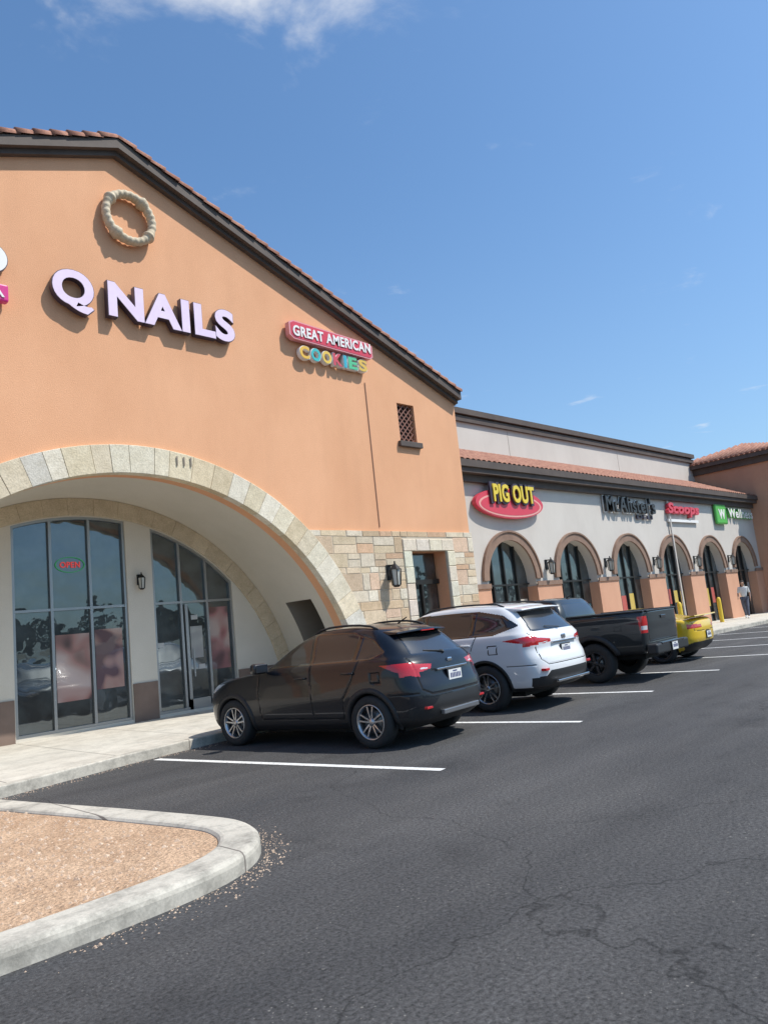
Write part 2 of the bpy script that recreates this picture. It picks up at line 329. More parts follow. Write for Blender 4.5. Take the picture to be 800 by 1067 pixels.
def poster(name,x0,x1,z0,z1,c1,c2,c3,seed,parent):
    m,nt,b=newmat('poster_print'); L=nt.links
    tc=N(nt,'ShaderNodeTexCoord'); mp=N(nt,'ShaderNodeMapping'); mp.inputs['Location'].default_value=(seed,seed*2,seed*.7); L.new(tc.outputs['Object'],mp.inputs[0])
    n=N(nt,'ShaderNodeTexNoise'); n.inputs['Scale'].default_value=1.5; n.inputs['Detail'].default_value=1.2; n.inputs['Distortion'].default_value=.5; L.new(mp.outputs[0],n.inputs['Vector'])
    cr=N(nt,'ShaderNodeValToRGB'); e=cr.color_ramp.elements; e[0].position=.38; e[0].color=(*c3,1); e[1].position=.62; e[1].color=(*c2,1); q=e.new(.47); q.color=(*c1,1)
    L.new(n.outputs[0],cr.inputs[0]); L.new(cr.outputs[0],b.inputs['Base Color']); b.inputs['Roughness'].default_value=.12; b.inputs['Coat Weight'].default_value=.8; b.inputs['Coat Roughness'].default_value=.01
    box(name,x0,x1,YB+.09,YB+.097,z0,z1,m,parent)
poster('poster_nails',5.62,6.29,.75,2.05,(.34,.19,.17),(.46,.36,.33),(.10,.07,.07),1,B1)
poster('poster_nails_b',6.40,6.98,.9,2.1,(.36,.22,.19),(.44,.35,.32),(.12,.07,.08),4,B1)
poster('poster_nails_c',9.06,9.55,1.0,2.4,(.34,.16,.16),(.44,.34,.31),(.14,.08,.08),7,B1)
poster('poster_small',8.56,8.86,1.3,2.0,(.3,.3,.3),(.4,.4,.38),(.1,.16,.16),9,B1)
neon=plain('neon_red',(.4,.03,.04),.4,emit=(1,.1,.08),es=.35); neg=plain('neon_green',(.03,.2,.06),.4,emit=(.1,.8,.3),es=.12)
text('open_sign','OPEN',5.76,6.16,3.38,3.50,YB+.08,YB+.097,neon,B1,.02)
extr('open_sign_ring',[arc(5.96,3.44,.30,0,2*math.pi,32,.16)[:-1],arc(5.96,3.44,.28,0,2*math.pi,32,.145)[:-1]],YB+.08,YB+.097,neg,B1)
for (dx,dz) in ((8.6,2.15),(8.72,1.05),(7.75,1.6)): box('door_decal',dx,dx+.16,YB+.092,YB+.097,dz,dz+.1,plain('decal_white',(.45,.45,.43),.4),B1)
vv=[];vf=[];n=96; ys=[Y1+.4,Y1+.75,YB-.75,YB]
pts=arc(CX,CZ,RI+.002,math.pi-.03,.03,n)
for (x,z) in pts:
    for y in ys: vv.append((x,y,z))
for i in range(n):
    for j in range(3):
        if j==1 and pts[i][0]>CX and pts[i][1]<2.35: continue
        a=i*4+j; vf.append((a,a+1,a+5,a+4))
mesh_obj('vault_soffit',vv,vf,M['vault'],B1,True)
vx=lambda z: CX+math.sqrt((RI+.004)**2-(z-CZ)**2)
pw=[(vx(z),z) for z in np.linspace(.14,2.4,12)]+[(13.0,2.4),(13.0,.14)]
dimst=noisy('passage_stucco_shaded',(.20,.17,.14),(.24,.21,.17),1,.9,60,.3,.01)  # stucco colour darkened to paint in the shade inside the passage
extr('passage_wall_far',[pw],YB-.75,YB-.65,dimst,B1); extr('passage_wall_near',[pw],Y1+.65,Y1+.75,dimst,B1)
box('passage_ceiling',vx(2.4),13.0,Y1+.75,YB-.75,2.4,2.5,dimst,B1); box('passage_end',12.9,13.0,Y1+.75,YB-.75,.14,2.4,M['black'],B1)  # end wall painted near-black to stand in for the unlit passage depth
class Blocks:
    def __init__(s): s.v=[];s.f=[];s.c=[]
    def add(s,poly,y0,y1,col,ch=.012):
        n=len(poly); c=(sum(p[0] for p in poly)/n,sum(p[1] for p in poly)/n); b=len(s.v)
        jit=random.uniform(-.006,.006)
        def ins(p,k):
            d=Vector((c[0]-p[0],c[1]-p[1])); l=d.length
            return (p[0]+d.x/l*k,p[1]+d.y/l*k) if l>k*2 else p
        for p in poly: s.v.append((p[0],y1,p[1]))
        for p in poly: s.v.append((p[0],y0+ch+jit,p[1]))
        for p in poly: q=ins(p,ch*1.4); s.v.append((q[0],y0+jit,q[1]))
        s.c+= [col]*(3*n)
        for k in (0,n):
            for i in range(n): s.f.append((b+k+i,b+k+(i+1)%n,b+k+n+(i+1)%n,b+k+n+i))
        s.f.append(tuple(range(b+2*n,b+3*n)))
    def build(s,name,mat,parent): return fixn(mesh_obj(name,s.v,s.f,mat,parent,cols=s.c))
pal=[(.74,.66,.50),(.70,.60,.44),(.76,.69,.56),(.72,.62,.44),(.68,.56,.38),(.73,.65,.50),(.75,.68,.53),(.64,.60,.52)]
def pick(): 
    c=random.choice(pal); k=random.uniform(.92,1.05); return tuple(x*k for x in c)
def tanp():
    k=random.uniform(.95,1.04); return (.60*k,.50*k,.36*k)
def voussoirs(name,cx,cz,r0,r1,aa,ab,n,y0,y1,parent,palf=pick,gap=.003,ch=.006):
    B=Blocks(); edges=[aa]
    ws=[random.uniform(.7,1.3) for _ in range(n)]; t=sum(ws)
    for w in ws: edges.append(edges[-1]+(ab-aa)*w/t)
    for i in range(n):
        g=gap/((r0+r1)/2)*(1 if ab>aa else -1); A=edges[i]+g; Bn=edges[i+1]-g; k=3
        p=[(cx+r0*math.cos(A+(Bn-A)*j/k),cz+r0*math.sin(A+(Bn-A)*j/k)) for j in range(k+1)]
        p+= [(cx+r1*math.cos(Bn-(Bn-A)*j/k),cz+r1*math.sin(Bn-(Bn-A)*j/k)) for j in range(k+1)]
        B.add(p,y0,y1,palf(),ch)
    return B.build(name,M['stone'],parent)
voussoirs('arch_stones',CX,CZ,RI-.02,RO,a0-.03,math.pi-a0+.03,40,Y1-.08,Y1+.12,B1)
ring=arc(CX,CZ,RO-.01,a0-.02,math.pi-a0+.02,64)+arc(CX,CZ,RI,math.pi-a0+.02,a0-.02,64)
extr('arch_mortar',[ring],Y1-.062,Y1-.004,M['mortar'],B1)
voussoirs('rear_arch_stones',CX,CZ,RT,RI-.004,.06,math.pi-.06,34,YB-.06,YB-.004,B1,tanp,.002,.004)
text('suite_number','111',7.0,7.32,4.98,5.16,Y1-.1,Y1-.092,plain('num',(.25,.2,.15),.5),B1)
pal2=[(.66,.53,.36),(.72,.62,.48),(.62,.46,.30),(.68,.57,.42),(.64,.42,.27),(.74,.66,.53),(.56,.42,.29),(.68,.54,.38),(.70,.50,.36)]
def pick2():
    c=random.choice(pal2); k=random.uniform(.88,1.08); return tuple(x*k for x in c)
def ashlar(x0f,x1,z0,z1,y0,y1,holes,name,parent):
    B=Blocks(); z=z0
    while z<z1-.01:
        h=random.choice([.14,.2,.26,.32,.40]); 
        if z+h>z1-.12: h=z1-z
        x=x0f(z+h/2)
        while x<x1-.01:
            w=random.uniform(.22,.8); 
            if x+w>x1-.15: w=x1-x
            segs=[(x,x+w)]
            for (a,b,c,d) in holes:
                if z+h>c and z<d:
                    ns=[]
                    for (s0,s1) in segs:
                        if s1<=a or s0>=b: ns.append((s0,s1)); continue
                        if s0<a: ns.append((s0,a))
                        if s1>b: ns.append((b,s1))
                    segs=ns
            for s0,s1 in segs:
                if s1-s0<=.03: continue
                hs=[(z,z+h)]
                if h>.3 and random.random()<.6: k=z+h*random.uniform(.4,.6); hs=[(z,k),(k,z+h)]
                for (q0,q1) in hs: 
                    r=lambda: random.uniform(.003,.010)
                    B.add([(s0+r(),q0+r()),(s1-r(),q0+r()),(s1-r(),q1-r()),(s0+r(),q1-r())],y0,y1,pick2(),.010)
            x+=w
        z+=h
    return B.build(name,M['stone'],parent)
xa=lambda z: CX+math.sqrt(max(0,(RO-.2)**2-(z-CZ)**2))
ashlar(xa,EX+.03,.14,3.8,Y1-.055,Y1-.004,[(12.96,14.86,0,3.6)],'stone_cladding',B1)
ml=[(xa(z),z) for z in np.linspace(3.78,.14,20)]
extr('mortar_bed',[[*ml,(13.26,.14),(13.26,3.3),(14.56,3.3),(14.56,.14),(EX+.02,.14),(EX+.02,3.78)]],Y1-.042,Y1-.003,M['mortar'],B1)
B=Blocks()
lc=lambda: tuple(c*random.uniform(.95,1.05) for c in (.74,.67,.53))
for k in range(8):
    z=.14+k*.395
    B.add([(12.96,z+.004),(13.25,z+.004),(13.25,z+.39),(12.96,z+.39)],Y1-.085,Y1-.002,lc())
    B.add([(14.57,z+.004),(14.86,z+.004),(14.86,z+.39),(14.57,z+.39)],Y1-.085,Y1-.002,lc())
for k in range(4):
    x=12.96+k*.475; B.add([(x+.004,3.31),(x+.471,3.31),(x+.471,3.6),(x+.004,3.6)],Y1-.085,Y1-.002,lc())
B.build('door_surround',M['stone'],B1)
box('door_recess',12.9,14.9,Y1+.45,Y1+.5,.14,3.5,M['black'],B1)
box('door_leaf',13.3,14.5,Y1+.36,Y1+.42,.15,2.5,M['shopglass'],B1); box('door_head',13.26,14.56,Y1+.3,Y1+.4,2.5,2.62,M['dframe'],B1)
box('door_stile_c',13.87,13.93,Y1+.3,Y1+.358,.15,2.5,M['dframe'],B1)
box('transom_glass',13.3,14.5,Y1+.36,Y1+.4,2.62,3.3,M['shopglass'],B1)
box('stone_belt',EX+.032,EX+.06,Y1,Y1+1.8,0.14,3.8,M['mortar'],B1)
m_=(AZ-EZ)/(EX-AX)
def rake(name,dz0,dz1,y0,y1,over,mat):
    xr=EX+over; xl=2*AX-xr
    top=[(xl,AZ+dz1-m_*(xr-AX)),(AX,AZ+dz1),(xr,AZ+dz1-m_*(xr-AX))]
    bot=[(xr,AZ+dz0-m_*(xr-AX)),(AX,AZ+dz0),(xl,AZ+dz0-m_*(xr-AX))]
    return extr(name,[top+bot],y0,y1,mat,B1)
rake('rake_fascia',.0,.20,Y1-.24,Y1-.001,.07,M['brown'])
rake('rake_mould',-.10,-.003,Y1-.12,Y1-.002,.04,M['brown'])
def tiles_slope(name,x0,z0,x1,z1,ya,yb,per,amp,parent,axis='y',rows=34):
    V=[];F=[]; n=int((yb-ya)/per*6)
    for r in range(rows+1):
        for st_ in (0,1):
            t=(r)/rows
            if st_==1 and r==rows: continue
            x=x0+(x1-x0)*t; z=z0+(z1-z0)*t+(.0 if st_==0 else .03)
            for i in range(n+1):
                y=ya+(yb-ya)*i/n
                zz=z+amp*abs(math.sin(math.pi*(y-ya)/per))**.7
                V.append((x,y,zz) if axis=='y' else (y,x,zz))
    nr=len(V)//(n+1)
    for r in range(nr-1):
        for i in range(n): a=r*(n+1)+i; F.append((a,a+1,a+n+2,a+n+1))
    return fixn(mesh_obj(name,V,F,M['tile'],parent,True))
xr=EX+.08; zr=AZ+.21-m_*(xr-AX)
tiles_slope('roof_right',xr,zr,AX,AZ+.21,Y1-.23,40,.26,.06,B1)
tiles_slope('roof_left',2*AX-xr,zr,AX,AZ+.21,Y1-.23,40,.26,.06,B1)
box('roof_gutter',EX+.0,EX+.1,Y1-.0,40,EZ-.12,EZ+.04,M['brown'],B1)
V=[];F=[]
def barrel(p,q,r1,r2,V,F,up=Vector((0,0,1))):
    d=(q-p).normalized(); s=Vector((0,1,0)) if abs(d.y)<.5 else Vector((1,0,0)); u=s.cross(d).normalized()
    if u.z<0: u=-u
    b=len(V); k=8
    for (c,r) in ((p,r1),(q,r2)):
        for j in range(k+1):
            a=-.35+(math.pi+.7)*j/k; V.append(tuple(c+s*math.cos(a)*r+u*math.sin(a)*r))
    V.append(tuple(p)); V.append(tuple(q))
    for j in range(k): F.append((b+j,b+j+1,b+k+2+j,b+k+1+j)); F.append((b+j,b+j+1,b+2*k+2)); F.append((b+k+1+j,b+k+2+j,b+2*k+3))
for sg in (1,-1):
    nt_=32
    for k in range(nt_):
        t0=k/nt_; t1=min(1.0,(k+1.18)/nt_)
        jz=random.uniform(-.012,.012)
        def P(t,dz): return Vector((AX+sg*(xr-AX)*t, Y1-.20+jz, AZ+.22-m_*(xr-AX)*t+dz+jz))
        barrel(P(t0,0),P(t1,.025),.075,.10,V,F)
fixn(mesh_obj('rake_tiles',V,F,M['tile'],B1,True))
# stone wreath with leaf clasps
V=[];F=[];nu,nv=160,14
ox,oz=6.3,9.82
for i in range(nu):
    a=2*math.pi*i/nu; R=.475
    kc=min(abs(((a-math.pi*.30)/(math.pi/2)+.5)%1-.5),.5)
    rr=.078*(1+.5*math.exp(-(kc/.09)**2))*(1+.07*math.sin(26*a))
    for j in range(nv):
        b=2*math.pi*j/nv
        V.append((ox+(R+rr*math.cos(b))*math.cos(a)*.98, Y1-.13+1.3*rr*math.sin(b), oz+(R+rr*math.cos(b))*math.sin(a)))
for i in range(nu):
    for j in range(nv): F.append((i*nv+j,((i+1)%nu)*nv+j,((i+1)%nu)*nv+(j+1)%nv,i*nv+(j+1)%nv))
fixn(mesh_obj('stone_wreath',V,F,M['cast'],B1,True))
# ------------------------------------------------------------------ signs
def channel(name,s,x0,x1,z0,z1,yw,face,side,depth=.14,gap=.05,off=.012,parent=None,shear=0):
    text(name+'_can',s,x0,x1,z0,z1,yw-gap-depth,yw-gap,side,parent,off,shear)
    text(name+'_face',s,x0+.014,x1-.014,z0+.014,z1-.014,yw-gap-depth-.012,yw-gap-depth-.002,face,parent,off*.8,shear)
S=empty('shop_sign')
dk=plain('sign_return',(.05,.035,.055),.4); 
lav=noisy('lavender_acrylic',(.74,.58,.74),(.80,.66,.80),3,.35,20,.02,.001)
channel('q','Q',4.76,5.52,7.60,8.42,Y1,lav,dk,.12,.05,.05,S)
channel('nails','NAILS',5.76,8.50,7.68,8.40,Y1,lav,dk,.12,.05,.05,S)
S=empty('shop_sign')
red=plain('sign_red',(.62,.05,.08),.35); whi=plain('sign_white',(.8,.78,.75),.4); pk=plain('sign_pink',(.72,.30,.32),.35)
extr('red_panel',[[(9.93,8.2),(9.93,8.5),(10.05,8.56),(12.35,8.46),(12.48,8.4),(12.48,8.12),(12.4,8.06),(10.05,8.12)]],Y1-.2,Y1-.06,pk,S)
extr('red_panel_face',[[(9.97,8.22),(9.97,8.48),(10.06,8.53),(12.34,8.43),(12.44,8.38),(12.44,8.14),(12.38,8.09),(10.06,8.15)]],Y1-.206,Y1-.202,red,S)
text('upper_text','GREAT AMERICAN',10.02,12.40,8.19,8.44,Y1-.225,Y1-.208,whi,S,.03)
cc=[(.75,.45,.06),(.05,.45,.45),(.75,.5,.08),(.6,.08,.1),(.05,.4,.5),(.1,.5,.25),(.7,.45,.08)]
xx=10.2
for i,ch in enumerate('COOKIES'):
    w_=.30 if ch!='I' else .12
    channel('c%d'%i,ch,xx,xx+w_,7.70,8.03,Y1,plain('letter_%d'%i,cc[i],.35),whi,.10,.05,.05,S); xx+=w_+.03
S=empty('shop_sign')
mag=plain('sign_magenta',(.62,.03,.22),.35)
channel('left_txt','PRIMO',1.5,4.06,7.98,8.56,Y1,whi,dk,.12,.05,.04,S)
box('magenta_panel',1.6,4.05,Y1-.2,Y1-.05,7.52,7.82,mag,S,.03); text('mag_txt','SALON & SPA',1.75,3.98,7.58,7.75,Y1-.215,Y1-.202,whi,S,.01)
# ------------------------------------------------------------------ building 2
B2=empty('arcaded_shop_building')
Y2=14.3; X2A,X2B=EX+.1,42.3; SP=4.03; AC=[19.86+SP*i for i in range(6)]; AR=1.3; ASZ=2.6
o=[(X2A,0)]
for c in AC: o+= [(c-AR,0)]+arc(c,ASZ,AR,math.pi,0,24)+[(c+AR,0)]
o+= [(X2B,0),(X2B,6.0),(X2A,6.0)]
extr('arcade_wall',[o],Y2,Y2+.45,M['cream'],B2)
for c in AC:
    ring=arc(c,ASZ,AR+.24,math.pi,0,32)+arc(c,ASZ,AR-.01,0,math.pi,32)
    extr('arch_trim',[ring],Y2-.07,Y2-.002,M['archtrim'],B2)
    ring=arc(c,ASZ,AR+.30,math.pi,0,32)+arc(c,ASZ,AR+.243,0,math.pi,32)
    extr('arch_bead',[ring],Y2-.11,Y2-.003,M['archtrim'],B2)
    box('glass',c-AR-.1,c+AR+.1,Y2+.36,Y2+.38,.14,ASZ+AR+.1,M['shopglass'],B2)
    for dx in (-.65,0,.65): 
        h=ASZ+math.sqrt(AR*AR-dx*dx); box('mull',c+dx-.03,c+dx+.03,Y2+.28,Y2+.355,.14,h,M['dframe'],B2)
    box('rail',c-AR,c+AR,Y2+.285,Y2+.35,2.42,2.48,M['dframe'],B2)
    for (sx) in (-.32,.33,-.95,.95):
        if random.random()<.6:
            cl=random.choice([(.5,.45,.38),(.1,.3,.35),(.45,.1,.08),(.55,.4,.1),(.3,.3,.3)])
            hh=random.uniform(1.5,2.1); box('window_decal',c+sx-.2,c+sx+.2,Y2+.35,Y2+.357,hh-random.uniform(.3,.9),hh,plain('decal',cl,.3),B2)
ed=[X2A]+sum([[c-AR,c+AR] for c in AC],[])+[X2B]
for i in range(0,len(ed),2):
    if ed[i+1]-ed[i]>.2:
        box('pier_wainscot',ed[i]+(.0 if i==0 else -.03),ed[i+1]+(.03 if i+1<len(ed)-1 else -.005),Y2-.05,Y2+.45,.14,2.35,M['salmon'],B2)
        box('pier_cap',ed[i]-(.03 if i else 0),ed[i+1]+.03 if i+1<len(ed)-1 else ed[i+1]-.004,Y2-.09,Y2-.052,2.35,2.5,M['archtrim'],B2)
box('cornice_low',X2A,X2B-.01,Y2-.16,Y2-.002,5.72,5.95,M['brown'],B2)
box('cornice_mid',X2A,X2B-.01,Y2-.38,Y2-.002,5.953,6.3,M['brown'],B2)
box('gutter',X2A,X2B-.012,Y2-.46,Y2-.383,6.12,6.34,M['brown'],B2)
tiles_slope('arcade_roof',Y2-.4,6.34,17.0,7.72,X2A,X2B-.02,.27,.06,B2,axis='x',rows=12)
box('upper_parapet',X2A,X2B-.02,17.0,17.3,6,9.12,M['cream'],B2)
box('parapet_band',X2A,X2B-.025,16.88,16.998,8.85,9.05,M['brown'],B2)
box('parapet_coping',X2A,X2B-.03,16.8,17.4,9.12,9.34,M['brown'],B2)
box('arcade_mass',X2A,X2B-.04,15.2,40,0,6.2,M['cream'],B2)
for x in (24.5,33.5): box('parapet_joint',x,x+.02,16.994,16.9995,7.7,8.78,plain('pj',(.3,.26,.22),.9),B2)
for x in (17.3,31.95): box('downspout',x-.05,x+.05,Y2-.12,Y2-.06,.3,5.7,M['cream'],B2,.01)
yb=plain('bollard_yellow',(.72,.50,.04),.5)
def bollard(x,y):
    E=empty('yellow_bollard',(x,y,.14)); o=lathe('post',[(.001,1.12),(.05,1.10),(.085,1.03),(.09,.9),(.09,0)],yb,E,20,1,(0,0,0)); o.rotation_euler=(math.pi/2,0,0)
# ------------------------------------------------------------------ tower building
B3=empty('corner_tower_building')
tx0,tx1,ty0,ty1,tz=42.3,54,12.0,18.4,8.45
box('tower_walls',tx0,tx1,ty0,ty1,0,tz,M['salmon'],B3)
box('tower_cornice',tx0-.15,tx1+.15,ty0-.15,ty1+.15,tz-.35,tz-.02,M['brown'],B3)
box('tower_eave',tx0-.45,tx1+.45,ty0-.45,ty1+.45,tz-.017,tz+.2,M['brown'],B3)
e=.5; cy=(ty0+ty1)/2; hz=9.85; rr_=3.7
V=[(tx0-e,ty0-e,tz+.2),(tx1+e,ty0-e,tz+.2),(tx1+e,ty1+e,tz+.2),(tx0-e,ty1+e,tz+.2),(tx0-e+rr_,cy,hz),(tx1+e-rr_,cy,hz)]
fixn(mesh_obj('hip_roof',V,[(0,1,5,4),(1,2,5),(2,3,4,5),(3,0,4),(0,3,2,1)],M['tile'],B3))
V=[];F=[]
sl_=(hz-tz-.2)/rr_
for k in range(27):
    y=ty0-e+.12+k*(ty1-ty0+2*e-.24)/26
    run=min(rr_, rr_*(1-abs(y-cy)/(cy-ty0+e)))
    if run>.3: barrel(Vector((tx0-e,y,tz+.22)),Vector((tx0-e+run,y,tz+.22+sl_*run)),.09,.09,V,F)
fixn(mesh_obj('roof_tiles',V,F,M['tile'],B3,True))
extr('tower_arch',[arc(46,3,1.5,math.pi,0,24)+[(47.5,.14),(44.5,.14)]],ty0-.03,ty0-.002,M['shopglass'],B3)
box('far_wing',54,85,13.5,30,0,6.2,M['cream'],B3)
# ------------------------------------------------------------------ signs on the arcade
S=empty('shop_sign')
ov=arc(20.0,5.08,1.85,0,2*math.pi,48,.5)[:-1]
extr('red_oval',[ov],Y2-.22,Y2-.06,red,S)
extr('white_rim',[arc(20.0,5.02,1.72,0,2*math.pi,48,.40)[:-1]],Y2-.228,Y2-.222,plain('rim_pink',(.75,.35,.3),.4),S)
extr('red_inner',[arc(20.0,5.02,1.62,0,2*math.pi,48,.34)[:-1]],Y2-.234,Y2-.229,red,S)
yel=plain('sign_yellow',(.74,.56,.05),.35)
text('oval_text_back','PIG OUT',18.85,21.35,5.02,5.75,Y2-.30,Y2-.235,dk,S,.09)
text('oval_text','PIG OUT',18.97,21.23,5.09,5.68,Y2-.34,Y2-.302,yel,S,.03)
S=empty('shop_sign')
text('t_back','McAlister\'s',26.28,30.52,5.0,5.74,Y2-.08,Y2-.05,whi,S,.05); text('t','McAlister\'s',26.32,30.48,5.04,5.70,Y2-.20,Y2-.082,plain('sgw',(.03,.03,.03),.4),S,.015)
text('sub','DELI',28.9,30.3,4.82,4.98,Y2-.1,Y2-.04,dk,S,.02)
S=empty('shop_sign')
channel('t','Scoops',31.7,35.0,4.98,5.62,Y2,red,red,.14,.05,.05,S,.2)
box('red_bar',31.8,34.9,Y2-.12,Y2-.04,4.76,4.88,whi,S)
S=empty('shop_sign')
grn=plain('sign_green',(.10,.45,.08),.35)
box('green_logo',37.0,38.3,Y2-.2,Y2-.05,4.75,5.75,grn,S,.08); text('g','W',37.25,38.05,5.0,5.5,Y2-.215,Y2-.203,whi,S,.03)
channel('t','Wellness',38.6,41.9,5.1,5.6,Y2,whi,grn,.12,.05,.03,S)
# ------------------------------------------------------------------ wall lanterns
def lantern(x,y,z,s=1):
    E=empty('wall_lantern',(x,y,z))
    box('backplate',-.06*s,.06*s,-.03,-.002,-.12*s,.2*s,M['iron'],E,.005)
    box('arm',-.015*s,.015*s,-.2*s,-.03,.16*s,.19*s,M['iron'],E)
    V=[];F=[]
    def fr(r0,z0,r1,z1):
        b=len(V)
        for r,zz in ((r0,z0),(r1,z1)):
            for k in range(6): a=math.pi/3*k; V.append((r*math.cos(a)*s,-.2*s+r*math.sin(a)*s,zz*s))
        for k in range(6): F.append((b+k,b+(k+1)%6,b+6+(k+1)%6,b+6+k))
        F.append(tuple(b+k for k in range(6))); F.append(tuple(b+6+k for k in range(6)))
    fr(.13,.08,.02,.2); fr(.05,-.28,.09,-.24); fr(.02,.2,.015,.25)
    for k in range(6):
        a=math.pi/3*k
        b=len(V)
        for zz,r in ((-.24,.088),(.08,.12)):
            for dx,dy in ((-.008,-.008),(.008,-.008),(.008,.008),(-.008,.008)): V.append(((r*math.cos(a)+dx)*s,-.2*s+(r*math.sin(a)+dy)*s,zz*s))
        for j in range(4): F.append((b+j,b+(j+1)%4,b+4+(j+1)%4,b+4+j))
    fixn(mesh_obj('cage',V,F,M['iron'],E))
    V=[];F=[]; fr(.07,-.24,.1,.078); fixn(mesh_obj('glass',V,F,plain('lantern_glass',(.5,.5,.45),.2),E))
lantern(12.38,Y1-.06,2.75,1.15); lantern(7.36,YB,3.05,.7)
for i in range(5): lantern(AC[i]+SP/2,Y2,3.0,1.1)
# ------------------------------------------------------------------ vehicles
def pchip(xk,yk,x):
    xk=np.asarray(xk,float); yk=np.asarray(yk,float); h=np.diff(xk); d=np.diff(yk)/h; m=np.zeros_like(yk)
    for i in range(1,len(xk)-1):
        if d[i-1]*d[i]>0: w1=2*h[i]+h[i-1]; w2=h[i]+2*h[i-1]; m[i]=(w1+w2)/(w1/d[i-1]+w2/d[i])
    m[0]=d[0]; m[-1]=d[-1]
    i=np.clip(np.searchsorted(xk,x)-1,0,len(xk)-2); t=(x-xk[i])/h[i]
    return (2*t**3-3*t**2+1)*yk[i]+(t**3-2*t**2+t)*h[i]*m[i]+(-2*t**3+3*t**2)*yk[i+1]+(t**3-t**2)*h[i]*m[i+1]
def loft(st,crown=.03,step=.016,taper=.05,KR=70,KS=190,KF=45,p=3.2,xs=2.2):
    st=np.array(st,float)  # xf,zf,xr,zr,w,bow,af,ar
    d=np.sqrt((.35*np.diff(st[:,0]))**2+np.diff(st[:,1])**2+(.8*np.diff(st[:,2]))**2+np.diff(st[:,3])**2+np.diff(st[:,4])**2)
    u=np.concatenate([[0],np.cumsum(d)]); n=int(u[-1]/step)
    t=np.linspace(0,u[-1],n); R=np.stack([pchip(u,st[:,k],t) for k in range(st.shape[1])],1)
    b=R[0].copy(); b[4]=.02; R=np.vstack([b[None],R])
    K=16
    for j in range(1,K+1):
        f=j/K; r=st[-1].copy()
        r[4]=st[-1,4]*(1-f)+.003; add=crown*(1-(1-f)**2.2); r[1]+=add; r[3]+=add; r[0]-=.10*f; r[2]+=.10*f
        R=np.vstack([R,r[None]])
    th=np.linspace(0,math.pi/2,400); c=np.cos(th)**(2/p); s=np.sin(th)**(2/p)
    G=[]
    for xf,zf,xr_,zr_,w,bow,af,ar in R:
        def end(a,k):
            X=a*(1-c); Y=w*s; l=np.concatenate([[0],np.cumsum(np.hypot(np.diff(X),np.diff(Y)))]); q=np.linspace(0,l[-1],k+1)
            return np.interp(q,l,X),np.interp(q,l,Y)
        X1,Y1_=end(ar,KR); X2,Y2_=end(af,KF)
        xs_=np.linspace(xr_+ar,xf-af,KS+1)[1:]
        X=np.concatenate([xr_+X1,xs_,(xf-X2[::-1])[1:]]); Y=np.concatenate([Y1_,np.full(KS,w),Y2_[::-1][1:]])
        Y=Y*(1-taper*np.abs(X/xs)**3)
        sN=(X-xr_)/(xf-xr_); Z=zr_+(zf-zr_)*sN+bow*4*sN*(1-sN)
        half=np.stack([X,Y,Z],1); other=half[1:-1][::-1].copy(); other[:,1]*=-1
        G.append(np.vstack([half,other]))
    return np.array(G)
def sdpoly(px,pz,poly):
    P=np.array(poly,float); d=np.full(px.shape,1e9); s=np.ones(px.shape); n=len(P)
    for i in range(n):
        a=P[i]; b=P[i-1]; e=b-a; wx=px-a[0]; wz=pz-a[1]; t=np.clip((wx*e[0]+wz*e[1])/(e@e),0,1)
        d=np.minimum(d,(wx-e[0]*t)**2+(wz-e[1]*t)**2)
        c1=pz>=a[1]; c2=pz<b[1]; c3=e[0]*wz>e[1]*wx
        s=np.where((c1&c2&c3)|(~c1&~c2&~c3),-s,s)
    return s*np.sqrt(d)
def sdline(px,pz,pl):
    d=np.full(px.shape,1e9)
    for a,b in zip(pl[:-1],pl[1:]):
        a=np.array(a,float); e=np.array(b,float)-a; t=np.clip(((px-a[0])*e[0]+(pz-a[1])*e[1])/(e@e),0,1)
        d=np.minimum(d,np.hypot(px-a[0]-e[0]*t,pz-a[1]-e[1]*t))
    return d
MT=dict(glass=M['carglass'],trim=plain('car_black_plastic',(.018,.018,.019),.55),tail=plain('taillight_red',(.45,.012,.015),.12,coat=1,emit=(.6,.01,.01),es=.06),
 gap=plain('panel_gap',(.004,.004,.004),.9),chrome=plain('car_chrome',(.7,.7,.7),.12,1),head=plain('headlight',(.55,.58,.6),.1,.3,coat=1),
 gloss=plain('gloss_black',(.006,.006,.007),.12,coat=1),white=plain('reverse_lamp',(.6,.6,.6),.15,coat=1))
MN=['paint','glass','trim','tail','gap','chrome','head','gloss','white']
